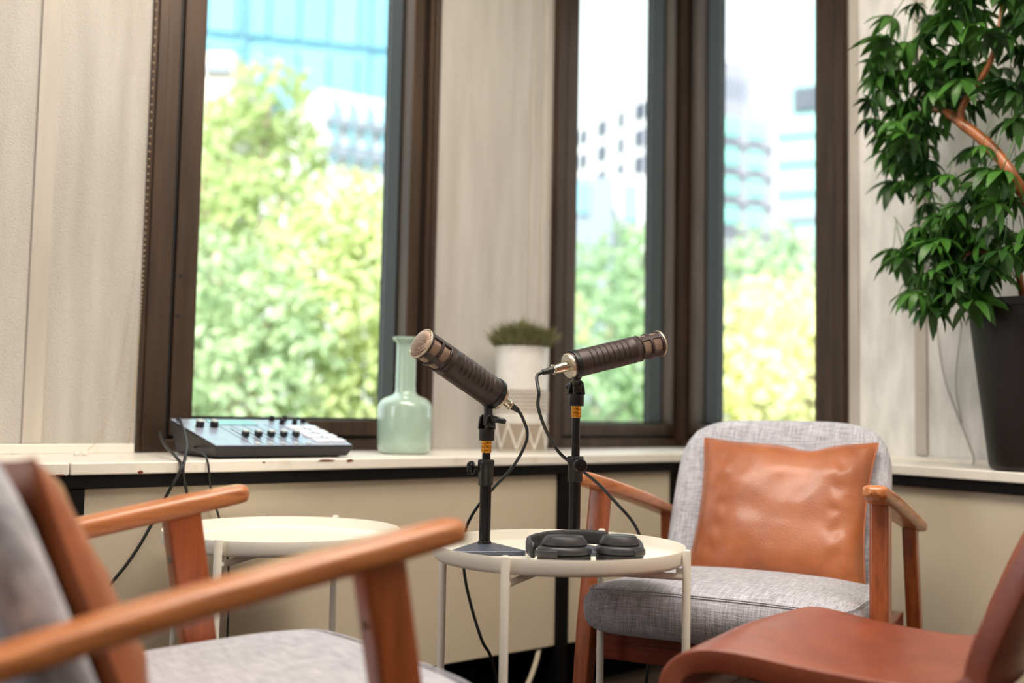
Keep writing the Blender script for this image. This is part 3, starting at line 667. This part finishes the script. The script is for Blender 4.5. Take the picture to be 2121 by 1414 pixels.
G().box((0, 0, 0), (.105, .042, .0022), MS(.40, .83, .0012)).out('screen', m_scr, mb, bevel=.0008)
for (u, v) in ((.11, .66), (.21, .66)):
    k = G().lathe([(.0085, 0), (.009, .002), (.0082, .012), (.007, .0125)], 20, MS(u, v, .0004)).out('knob', m_blk, mb, auto=40)
    G().lathe([(.0082, .0126), (.0080, .0145), (.0060, .0162)], 20, MS(u, v, .0004)).out('cap', m_knob, k, auto=40)
for i in range(5):
    u = .305 + .092 * i
    G().box((0, 0, 0), (.002, .085, .0006), MS(u, .42, .0006)).out('fader_slot', m_gasket, mb)
    k = G().box((0, 0, .006), (.011, .018, .010), MS(u, .30, .0008)).out('fader', m_blk, mb, bevel=.002)
    G().box((0, 0, .0130), (.0115, .014, .004), MS(u, .30, .0008)).out('cap', m_knob, k, bevel=.001)
    G().box((0, 0, 0), (.011, .008, .003), MS(u, .06, .0015)).out('button', m_knob, mb, bevel=.001)
    G().box((0, 0, 0), (.0012, .18, .0004), MS(u - .046, .42, .0005)).out('divider_line', m_mixb, mb)
for i, (u, v) in enumerate(((.735, .93), (.765, .80), (.835, .93), (.865, .80), (.955, .86))):
    G().lathe([(.0058, 0), (.0062, .002), (.0054, .011), (.0044, .0115)], 18, MS(u, v, .0004)).out('knob', m_gasket, mb, auto=40)
for i in range(4):
    for j in range(2):
        G().box((0, 0, 0), (.034, .026, .005), MS(.80 + .125 * j, .14 + .165 * i, .002)).out('pad', m_pad, mb, bevel=.0015)
for (u, v) in ((.06, .10), (.94, .10), (.06, .80), (.94, .80)):
    G().lathe([(.008, .0001), (.008, .0035)], 16, Matrix.Translation((u * mxw, .03 + v * (mxd - .07), 0))).out('foot', m_gasket, mb)
def lw(*p): return [PL(*q) for q in p]
zc_ = ZT + .0035
cable('mixer_cable', 'grey-black cable arching over the mixer edge, then down past the ledge', lw((1.708, 0.713, 0.040), (1.734, 0.728, 0.120), (1.758, 0.711, 0.200), (1.792, 0.683, 0.300), (1.819, 0.660, 0.360), (1.829, 0.641, 0.376), (1.827, 0.621, 0.376), (1.813, 0.589, 0.362), (1.799, 0.521, 0.362), (1.80, .30, .362), (1.80, .10, .37), (1.78, .004, .45), (1.6, .004, .55)), .0032, 'cable', group='mixer cables')
cable('mixer_cable', 'black cable crossing over the other and swinging down to the left', lw((1.765, 0.699, 0.100), (1.785, 0.687, 0.160), (1.811, 0.674, 0.250), (1.830, 0.658, 0.345), (1.833, 0.643, 0.378), (1.846, 0.615, 0.378), (1.859, 0.577, 0.362), (1.890, 0.517, 0.362), (1.919, 0.472, 0.362), (1.949, 0.436, 0.362), (2.03, .34, .365), (2.09, .18, .37), (2.13, .004, .43)), .0032, 'cable', group='mixer cables')
cable('mixer_cable', 'thin black cable dropping over the ledge beside the mixer corner', lw((1.70, .672, .16), (1.752, 0.671, 0.240), (1.767, 0.664, 0.320), (1.778, 0.651, 0.368), (1.776, 0.629, 0.372), (1.766, 0.596, 0.362), (1.725, .45, .362), (1.72, .2, .365), (1.70, .004, .42)), .0022, 'cable', group='mixer cables')

# ------------------------------------------------------------------ bottle vase and potted plant on the ledge
vp = K((-.2495, 2.515, ZT))
V = thing('bottle_vase', 'pale celadon green bottle vase with a long neck on the ledge', 'vase', vp)
V.scale = (KS,) * 3
G().lathe([(.001, .0), (.050, .0), (.057, .003), (.061, .010), (.0635, .02), (.0645, .08), (.0645, .106), (.0628, .116), (.057, .1245), (.047, .1315), (.036, .136), (.0275, .1395), (.0242, .146), (.0235, .16), (.0232, .255), (.024, .262), (.030, .268), (.0335, .2725), (.0325, .2745), (.028, .272), (.020, .266), (.018, .25), (.018, .16), (.001, .155)], 64, cap=False).out('vessel', m_vase, V, smooth=True)
pp = K((.0285, 2.800, ZT)); P = thing('potted_grass', 'small olive green grass plant in a patterned white and taupe pot', 'plant', pp)
P.scale = (KS,) * 3
rad = lambda z: .0665 + (.0705 - .0665) * z / .275
G().lathe([(.001, 0), (.062, 0), (rad(0), .004), (rad(.165), .165), (rad(.275), .275), (rad(.275) - .004, .2755), (rad(.27) - .005, .262), (.001, .262)], 64, cap=False).out('pot', m_pot, P, auto=50)
G().lathe([(rad(.10), .1005), (rad(.10) + .0012, .102), (rad(.16) + .0012, .160), (rad(.16), .1615)], 64, cap=False).out('dotted_band', m_potg, P)
g = G()
for r_ in range(6):
    for k in range(44):
        a = 2 * PI * (k + .5 * (r_ % 2)) / 44; z = .1055 + r_ * .0098
        g.box((0, 0, 0), (.0014, .0062, .0046), Matrix.Translation(((rad(z) + .0013) * math.cos(a), (rad(z) + .0013) * math.sin(a), z)) @ Matrix.Rotation(a, 4, 'Z') @ Matrix.Rotation(.7, 4, 'X'))
tag(g.out('raised_dots', m_pot, P), kind='stuff')
G().lathe([(rad(.0), .006), (rad(.0) + .001, .008), (rad(.075) + .001, .073), (rad(.075), .0745)], 64, cap=False).out('zigzag_band', m_potg, P)
n = 9; a0 = .35
for k in range(2 * n):
    a, b = 2 * PI * k / (2 * n) + a0, 2 * PI * (k + 1) / (2 * n) + a0
    za, zb_ = (.009, .072) if k % 2 == 0 else (.072, .009)
    pth = []
    for q in range(5):
        u = q / 4; aa = a + (b - a) * u; z = za + (zb_ - za) * u; pth.append(((rad(z) + .0012) * math.cos(aa), (rad(z) + .0012) * math.sin(aa), z))
    G().tube(pth, .0021, 8).out('zigzag_rib', m_pot, P)
for z in (.086, .0945): G().lathe([(rad(z), z - .002), (rad(z) + .0015, z), (rad(z), z + .002)], 48, cap=False).out('raised_ring', m_pot, P)
G().lathe([(.001, .2625), (.062, .2625), (.001, .266)], 24, cap=False).out('soil', m_soil, P)
random.seed(11); g = G()
for k in range(2600):
    a = random.uniform(0, 2 * PI); rr = .062 * math.sqrt(random.random()); b0 = Vector((rr * math.cos(a), rr * math.sin(a), .266))
    lean = rr / .062 * .72 + random.uniform(-.2, .25); ln = random.uniform(.042, .094) * (1 - .15 * (rr / .062)); a2 = a + random.uniform(-.6, .6)
    if random.random() < .25: ln *= 1.12
    d = Vector((math.cos(a2) * math.sin(lean), math.sin(a2) * math.sin(lean), math.cos(lean))); e = b0 + d * ln + Vector((0, 0, -.01 * lean)); m_ = b0.lerp(e, .55) + Vector((0, 0, .004))
    sd = Vector((-math.sin(a2), math.cos(a2), random.uniform(-.4, .4))) * .0016
    g.add([b0 - sd * .6, b0 + sd * .6, m_ + sd, m_ - sd, e], [(0, 1, 2, 3), (3, 2, 4)])
tag(g.out('grass_blades', m_grass, P), kind='stuff')

# ------------------------------------------------------------------ big plant on the right ledge
cp = PR(1.312, ZT, .134)
B = thing('potted_umbrella_tree', 'large dark-potted tree with drooping clusters of green leaves on the right ledge', 'plant', cp)
G().lathe([(.001, 0), (.070, 0), (.080, .004), (.0835, .012), (.121, .340), (.1255, .342), (.1265, .358), (.121, .359), (.116, .340), (.113, .325), (.001, .322)], 56, cap=False).out('planter', m_planter, B, auto=50)
G().lathe([(.001, .324), (.112, .324), (.001, .330)], 24, cap=False).out('soil', m_soil, B)
B.scale = (KS,) * 3
def W(t, h, d): return (PR(t, h, d) - cp) / KS
trunk = [W(1.25, .98, .13), W(1.24, 1.06, .14), W(1.22, 1.14, .16), W(1.20, 1.19, .22), W(1.15, 1.25, .25), W(1.10, 1.285, .26), W(1.05, 1.30, .25)]
br = [
 ([W(1.32, .98, .13), W(1.335, 1.08, .15), W(1.355, 1.198, .20), W(1.351, 1.254, .24), W(1.320, 1.310, .25), W(1.288, 1.351, .26), W(1.249, 1.389, .27), W(1.213, 1.422, .27), W(1.176, 1.438, .27)], [.014, .0135, .013, .012, .012, .0115, .010, .007, .004]),
 ([W(1.249, 1.388, .268), W(1.250, 1.421, .268), W(1.275, 1.451, .27), W(1.308, 1.484, .27), W(1.331, 1.529, .27), W(1.34, 1.64, .25)], [.008, .007, .007, .006, .004, .003]),
 ([W(1.37, .98, .12), W(1.41, 1.15, .15), W(1.43, 1.32, .18), W(1.42, 1.48, .2), W(1.40, 1.62, .2), W(1.38, 1.75, .2)], [.013, .012, .010, .009, .007, .004]),
 ([W(1.31, .99, .15), W(1.326, 1.078, .20), W(1.311, 1.103, .25), W(1.273, 1.109, .26), W(1.240, 1.099, .27)], [.007, .006, .005, .004, .003]),
]
for pts, rs in br:
    q = crv(pts, 5); rr = [rs[min(len(rs) - 1, int(i / 5))] for i in range(len(q))]
    G().tube(q, rr, 10).out('branch', m_bark, B, smooth=True)
def leaf_mesh(seed):
    rnd = random.Random(seed); g = G()
    n = rnd.choice((7, 8, 9)); pet = .075
    g.tube([(0, 0, 0), (0, .002, -pet * .5), (0, 0, -pet)], .0011, 5)
    for k in range(n):
        a = 2 * PI * k / n + rnd.uniform(-.15, .15); L = rnd.uniform(.050, .080); wd = L * rnd.uniform(.135, .175); dr = rnd.uniform(.55, 1.25)
        d = Vector((math.cos(a), math.sin(a), 0)); s_ = Vector((-math.sin(a), math.cos(a), 0)); c0 = Vector((0, 0, -pet)); rows = []
        for j in range(6):
            u = j / 5; th = dr * (.45 + .75 * u); p = c0 + d * (L * u * math.cos(th * .72)) + Vector((0, 0, -1)) * (L * u * math.sin(th * .8))
            if j == 0: wj = .0008
            else: wj = wd * math.sin(PI * (u ** .85) * .93 + .05)
            if j == 5: wj = .0006
            rows.append([p - s_ * wj + Vector((0, 0, .003 * (wj / wd))), p + Vector((0, 0, -.0015)), p + s_ * wj + Vector((0, 0, .003 * (wj / wd)))])
        vs = [q for r_ in rows for q in r_]; fs = []
        for j in range(5):
            for i in range(2): fs.append((j * 3 + i, j * 3 + i + 1, j * 3 + i + 4, j * 3 + i + 3))
        g.add(vs, fs)
    me = bpy.data.meshes.new('leaf'); me.from_pydata(g.v, [], g.f); me.materials.append(m_leaf); me.polygons.foreach_set('use_smooth', [True] * len(me.polygons)); me.update(); return me
LM = [leaf_mesh(20 + i) for i in range(6)]
random.seed(5)
# leaf clouds in wall coordinates: centre (t, h, d), radii, number
clouds = [((1.10, 1.50, .26), (.12, .17, .10), 58), ((1.27, 1.52, .24), (.16, .22, .10), 66), ((1.09, 1.33, .24), (.085, .10, .08), 24), ((1.27, 1.28, .24), (.12, .12, .10), 26),
          ((1.18, 1.10, .25), (.11, .10, .09), 50), ((1.22, 1.00, .32), (.08, .05, .05), 14), ((1.34, 1.12, .26), (.10, .10, .09), 22), ((1.30, 1.74, .24), (.20, .12, .09), 20), ((1.01, 1.12, .24), (.025, .03, .04), 3), ((1.05, 1.05, .24), (.02, .03, .04), 3), ((1.015, 1.40, .26), (.02, .08, .05), 5)]
for (c, r, n) in clouds:
    c = (c[0] + .03, c[1], c[2])
    for k in range(n):
        while True:
            p = Vector([random.uniform(-1, 1) for _ in range(3)])
            if p.length < 1: break
        t_, h_, d_ = c[0] + p.x * r[0], c[1] + p.y * r[1], max(.15, c[2] + p.z * r[2])
        if h_ < 1.04 and t_ > 1.16 and d_ < .27: continue
        if 1.18 < t_ < 1.36 and 1.25 < h_ < 1.50 and d_ > .22 and random.random() < .85: continue
        o = bpy.data.objects.new('leaf', random.choice(LM)); COL.objects.link(o); o.parent = B
        o.location = W(t_, h_ + .075, d_); sc = random.uniform(.65, 1.05); o.scale = (sc,) * 3
        o.rotation_euler = (random.uniform(-.55, .55), random.uniform(-.55, .55), random.uniform(0, 6.28))

# ------------------------------------------------------------------ blind chain, wall wire, hose
o0 = PL(1.80, 1.0, .02)
ch = thing('blind_chain', 'beaded blind cord loop hanging beside the tall left window', 'chain', PL(1.86, .66, .02)); lo2 = ch.location.copy()
g = G()
def beads(pts, step, r):
    q = crv(pts, 30); acc = 0
    for i in range(1, len(q)):
        acc += (q[i] - q[i - 1]).length
        if acc >= step:
            acc = 0; p = q[i] - lo2
            g.add([p + Vector(v) * r for v in ((0, 0, 1), (.87, 0, .3), (-.43, .75, .3), (-.43, -.75, .3), (.43, .75, -.3), (-.87, 0, -.3), (.43, -.75, -.3), (0, 0, -1))],
                  [(0, 1, 2), (0, 2, 3), (0, 3, 1), (1, 4, 2), (2, 5, 3), (3, 6, 1), (1, 6, 4), (2, 4, 5), (3, 5, 6), (7, 5, 4), (7, 6, 5), (7, 4, 6)])
beads([PL(1.779, 2.3, .022), PL(1.781, 1.6, .022), PL(1.784, 1.1, .022), PL(1.790, .85, .022), PL(1.797, .70, .022), PL(1.80, .675, .02)], .0052, .0026)
tag(g.out('near_strand', m_chain, ch, smooth=True), kind='stuff'); g = G()
beads([PL(1.782, 2.3, .012), PL(1.786, 1.5, .012), PL(1.792, 1.15, .010), PL(1.805, .96, .010), PL(1.822, .82, .010), PL(1.845, .72, .014), PL(1.872, .675, .03), PL(1.89, .661, .04)], .0042, .0015)
tag(g.out('far_strand', m_chain, ch, smooth=True), kind='stuff')
cl = thing('cord_clip', 'small clear plastic clip lying on the ledge under the blind cord', 'clip', PL(1.925, ZT, .10))
m_clear = Mt('clear_plastic', srgb(232, 228, 220), .1, spec=.8); m_clear.bump(m_clear.noise(60), .05); m_clear = m_clear.m
for dx in (-.007, .007): G().lathe([(.001, 0), (.0055, 0), (.006, .003), (.0045, .008), (.001, .0095)], 20, Matrix.Translation((dx, dx * .6, .0003)), cap=False).out('bead', m_clear, cl, smooth=True)
m_wire = plain('grey_wire', srgb(150, 146, 134), .5)
wr = G(); wr.tube(crv([PR(.985, .99, .012), PR(.992, .92, .010), PR(1.01, .84, .010), PR(1.05, .75, .012), PR(1.085, .675, .016), PR(1.095, .6545, .03)], 6), .0016, 6)
wr.tube(crv([PR(1.055, .99, .010), PR(1.04, .90, .009), PR(1.036, .83, .009), PR(1.05, .75, .0085)], 6), .0013, 6)
tag(wr.out('wall_wire', m_wire, smooth=True), 'thin grey wire hanging down the right wall to the ledge', 'wire')
m_hose = plain('off_white_hose', srgb(190, 176, 158), .4)
tag(G().tube(crv([K(p) for p in [(.085, 2.68, .21), (.080, 2.62, .188), (.070, 2.57, .158), (.048, 2.51, .118), (.01, 2.46, .07), (-.05, 2.42, .025), (-.12, 2.40, .012)]], 6), .0065, 14).out('floor_hose', m_hose, smooth=True), 'off-white hose coming out under the cabinet to the floor', 'hose')

# ------------------------------------------------------------------ outside
m_ground = Mt('park_ground', srgb(120, 138, 90), .95); m_ground.color(m_ground.ramp(m_ground.noise(.8, 5), [(.3, srgb(96, 116, 70)), (.7, srgb(160, 164, 128))])); m_ground = m_ground.m
g = G(); g.poly([(-80, 4.6), (80, 4.6), (110, 190), (-110, 190)], -8.2, -8.0); tag(g.out('ground', m_ground), 'green park ground far below the windows', kind='structure')
m_trunk = wood('grey_brown_trunk', srgb(92, 80, 64), srgb(140, 124, 100), (8, 8, 1.5))
def tree(label, lobes, base, seed, mat, ls=.12, dens=1.0):
    T = thing('tree', label, 'tree', (base[0], base[1], -8.0), 0, 'trees outside the windows'); loc = T.location.copy(); rnd = random.Random(seed)
    lobes = [(Vector(c), r) for c, r in lobes]; cen = sum((c for c, r in lobes), Vector()) / len(lobes)
    g = G(); top = cen - loc
    g.tube(crv([(0, 0, 0), (top.x * .2, top.y * .2, top.z * .4), (top.x * .7, top.y * .7, top.z * .75), top], 5), [.26 - .010 * i for i in range(16)], 10); tr = g.out('trunk', m_trunk, T, smooth=True)
    for c, r in lobes[:7]:
        c_ = c - loc; p0 = Vector((top.x * .6, top.y * .6, top.z * .68)); G().tube(crv([p0, p0.lerp(c_, .5) + Vector((0, 0, -.2)), c_], 4), [.09 - .007 * i for i in range(9)], 7).out('branch', m_trunk, T, smooth=True)
    vs = []; fs = []
    for c, r in lobes:
        n = int(r * r * 560 * dens * (.12 / ls) ** 2)
        for k in range(n):
            d = Vector((rnd.gauss(0, 1), rnd.gauss(0, 1), rnd.gauss(0, 1))).normalized(); rr = r * (1 - .45 * rnd.random() ** 1.6) * (1 + .35 * noise.noise(d * 2.3 + c)); p = c + d * rr - loc
            nm = (d + Vector((rnd.gauss(0, .6), rnd.gauss(0, .6), rnd.gauss(0, .6) + .3))).normalized(); a = nm.orthogonal().normalized(); q = rnd.uniform(0, 6.28)
            a = Matrix.Rotation(q, 3, nm) @ a; b_ = nm.cross(a); s_ = ls * rnd.uniform(.7, 1.25)
            i0 = len(vs); vs += [p - a * s_, p - b_ * s_ * .5 + nm * .02, p + a * s_, p + b_ * s_ * .5 + nm * .02]; fs.append((i0, i0 + 1, i0 + 2, i0 + 3))
    G().add(vs, fs).out('foliage', mat, T); T.children[-1]['kind'] = 'stuff'
    return T
def at(px, py, Y):                          # metres for a sight direction, used only to lay out the far park
    d = fw + rt * (px - 1060.5) / F_PX - up * (py - 707) / F_PX; return Vector((0, 0, CAM_H)) + d * (Y / d.y)
def lobe(px, py, Y, rpx): p = at(px, py, Y); return ((round(p.x, 2), round(p.y, 2), round(p.z, 2)), round(rpx / F_PX * Y, 2))
tree('tall yellow-green tree on the left in the tall window', [lobe(560, 210, 12, 95), lobe(480, 290, 12.4, 95), lobe(600, 330, 12.2, 90), lobe(430, 420, 11.5, 110), lobe(540, 450, 11.2, 120), lobe(360, 300, 12.4, 90), lobe(250, 380, 12.4, 110), lobe(120, 460, 12.4, 120)], at(520, 500, 12)[:2], 1, m_tree, .085)
tree('round bright tree filling the lower right of the tall window', [lobe(730, 450, 10, 110), lobe(650, 540, 9.6, 120), lobe(790, 560, 9.8, 110), lobe(700, 680, 9.2, 130), lobe(830, 700, 9.5, 120), lobe(760, 840, 9.2, 130), lobe(640, 860, 9.0, 130), lobe(930, 560, 10.4, 130), lobe(960, 740, 10.2, 150), lobe(1080, 650, 11, 130)], at(720, 640, 9.8)[:2], 2, m_tree, .075)
tree('broad tree filling the lower left of the tall window', [lobe(450, 600, 9, 130), lobe(560, 650, 8.8, 120), lobe(400, 760, 8.6, 130), lobe(520, 820, 8.6, 140), lobe(620, 760, 8.8, 110), lobe(330, 660, 9, 110), lobe(200, 640, 9.4, 140), lobe(230, 820, 9.2, 150), lobe(60, 720, 9.6, 150), lobe(90, 880, 9.4, 150)], at(480, 700, 9)[:2], 3, m_tree2, .075)
tree('soft green tree in the left pane of the corner window', [lobe(1330, 520, 16, 75), lobe(1260, 590, 15, 85), lobe(1200, 560, 16, 75), lobe(1350, 650, 14, 90), lobe(1250, 720, 13.6, 100), lobe(1350, 800, 13, 100), lobe(1220, 850, 13, 100), lobe(1390, 560, 15, 60), lobe(1120, 620, 15.5, 90), lobe(1120, 780, 15, 110), lobe(1430, 700, 15, 90)], at(1290, 700, 14.5)[:2], 4, m_tree2, .12)
tree('dark-topped tree behind the brighter ones in the right window', [lobe(1590, 530, 18, 75), lobe(1520, 580, 17, 75), lobe(1660, 560, 17.5, 75), lobe(1700, 620, 17, 80), lobe(1480, 640, 17, 70), lobe(1800, 600, 17.5, 90), lobe(1900, 660, 18, 100), lobe(2040, 640, 18, 110)], at(1590, 640, 17.5)[:2], 5, m_tree2, .12)
tree('bright sunlit tree low in the right window', [lobe(1520, 680, 11, 95), lobe(1620, 660, 11.4, 100), lobe(1690, 700, 11, 90), lobe(1560, 790, 10.6, 110), lobe(1670, 820, 10.6, 110), lobe(1480, 830, 10.6, 100), lobe(1590, 880, 10.4, 100), lobe(1790, 740, 11, 110), lobe(1800, 870, 10.8, 120), lobe(1920, 780, 11.4, 120)], at(1590, 780, 11)[:2], 6, m_tree, .085)

def facade(name, label, p0, p1, z0, z1, depth, mw, bay):
    """a building whose face runs p0 -> p1; bay = list of (s0, s1, z0, z1, material, name) panels let into the face"""
    p0, p1 = Vector((*p0, 0)), Vector((*p1, 0)); L = (p1 - p0).length; u = (p1 - p0) / L
    T = thing(name, label, 'building', (p0.x, p0.y, z0), math.atan2(u.y, u.x))
    G().box((L / 2, depth / 2, (z1 - z0) / 2), (L, depth, z1 - z0)).out('wall', mw, T)
    for (s0, s1, a, b, m_, nm) in bay:
        G().box(((s0 + s1) / 2 * L, -.02, (a + b) / 2 - z0), ((s1 - s0) * L, .5, b - a)).out(nm, m_, T)
    return T
m_bw = plain('white_render', srgb(214, 214, 220), .8); m_bg = plain('lilac_grey_render', srgb(158, 156, 172), .8); m_bb = plain('blue_grey_cladding', srgb(142, 150, 168), .5)
m_cy = plain('cyan_curtain_glass', srgb(120, 176, 198), .4); m_cy2 = plain('pale_cyan_glass', srgb(128, 184, 206), .4); m_dk = plain('dark_glass', srgb(70, 78, 96), .4)
m_tl = plain('turquoise_glass', srgb(146, 208, 204), .4); m_tl2 = plain('pale_turquoise_cladding', srgb(150, 190, 194), .5); m_mull = plain('steel_blue_mullion', srgb(96, 140, 166), .5)
def X(px, Y): return (px - 1060.5) / F_PX * Y
def Zp(py, Y, px): return CAM_H + (854 + (px - 1060) * .0194 - py) / F_PX * Y
# glass tower behind the tall window
Y = 60; bays = []
for i in range(9):
    for j in range(9):
        bays.append((.01 + i * .11, .01 + i * .11 + .10, 2 + j * 4.1, 5.5 + j * 4.1, m_cy if (i * 3 + j * 5) % 4 else m_cy2, 'window_band'))
bays.append((.245, .262, -6, 39, m_mull, 'mullion')); bays.append((.70, .712, -6, 39, m_mull, 'mullion'))
facade('glass_tower', 'large cyan glass tower above the trees in the tall window', (X(330, Y), Y), (X(900, Y), Y + 4), -8, 40, 12, m_cy2, bays)
Y = 42
facade('office_block', 'grey and white lower block right of the tall tree in the tall window', (X(650, Y), Y), (X(900, Y), Y + 3), -8, Zp(175, Y, 760), 8, m_bw, [(.02, .98, Zp(250, Y, 760), Zp(232, Y, 760), m_bb, 'window_band'), (.05, .98, Zp(318, Y, 760), Zp(290, Y, 760), m_bb, 'window_band')] + [(.08 + .13 * k, .10 + .13 * k, Zp(330, Y, 760), Zp(185, Y, 760), m_cy2, 'mullion') for k in range(7)])
Y = 50
facade('low_tower', 'small beige tower at the left edge of the tall window', (X(395, Y), Y), (X(462, Y), Y), -8, Zp(95, Y, 430), 6, plain('beige_render', srgb(214, 200, 190), .8), [(.1, .9, Zp(140, Y, 430), Zp(125, Y, 430), m_bb, 'window_band')])
# white block with small dark windows
bays = []
for r_ in range(3):
    zc2 = Zp(205, 128, 1362) - r_ * 3.38
    for (s, wd) in ((.13, .07), (.33, .08), (.52, .05), (.70, .075), (.88, .09)):
        bays.append((s - wd * .6, s + wd * .6, zc2 - 1.0, zc2 + 1.0, m_dk, 'window'))
facade('white_block', 'white apartment block with small dark windows in the left corner pane', (X(1180, 147), 147), (X(1395, 124.5), 124.5), -8, Zp(178, 128, 1362), 14, m_bw, bays)
Y = 80
facade('blue_grey_block', 'narrow blue-grey building low in the left corner pane', (X(1160, Y), Y), (X(1268, Y), Y), -8, Zp(362, Y, 1230), 10, m_bb, [(.3, .5, Zp(440, Y, 1230), Zp(375, Y, 1230), m_cy2, 'window_band')])
Y = 84
facade('cyan_window_block', 'white low building with pale cyan windows beside the blue-grey one', (X(1272, Y), Y), (X(1412, Y), Y), -8, Zp(360, Y, 1330), 10, m_bw, [(.10, .32, Zp(455, Y, 1330), Zp(378, Y, 1330), m_tl, 'window'), (.46, .70, Zp(455, Y, 1330), Zp(390, Y, 1330), m_tl, 'window'), (.76, .95, Zp(455, Y, 1330), Zp(390, Y, 1330), m_tl, 'window')])
Y = 90; bays = []
for k, py in enumerate((248, 312, 374, 436)):
    for s in (.36, .72): bays.append((s - .10, s + .10, Zp(py + 20, Y, 1540), Zp(py - 18, Y, 1540), m_tl, 'window'))
    bays.append((.02, .98, Zp(py + 37, Y, 1540), Zp(py + 31, Y, 1540), m_bg, 'ledge_band'))
facade('lilac_block', 'lilac grey building with turquoise windows in the right window', (X(1455, Y), Y), (X(1602, Y + 3), Y + 3), -8, Zp(190, Y, 1540), 10, m_bg, bays)
facade('roof_block', 'grey windowless roof block above the lilac grey building', (X(1455, Y) + .2, Y + 2), (X(1558, Y + 4), Y + 4), Zp(190, Y, 1540) + .01, Zp(88, Y, 1520), 6, m_bg, [(.1 + .12 * k, .13 + .12 * k, Zp(180, Y, 1520), Zp(125, Y, 1520), m_bb, 'louvre') for k in range(7)])
Y = 72; bays = [(.25, .75, Zp(226, Y, 1650), Zp(178, Y, 1650), m_dk, 'recess_shade')]  # flat dark panel painted for the shade inside a recess
for py in (262, 322, 385): bays.append((.02, .98, Zp(py + 16, Y, 1650), Zp(py - 12, Y, 1650), m_tl, 'window_band'))
bays.append((.02, .98, Zp(458, Y, 1650), Zp(444, Y, 1650), m_bb, 'window_band'))
facade('pale_tower', 'pale turquoise tower with glass bands at the right edge of the right window', (X(1608, Y), Y), (X(1740, Y), Y - 2), -8, Zp(6, Y, 1650), 10, m_tl2, bays)
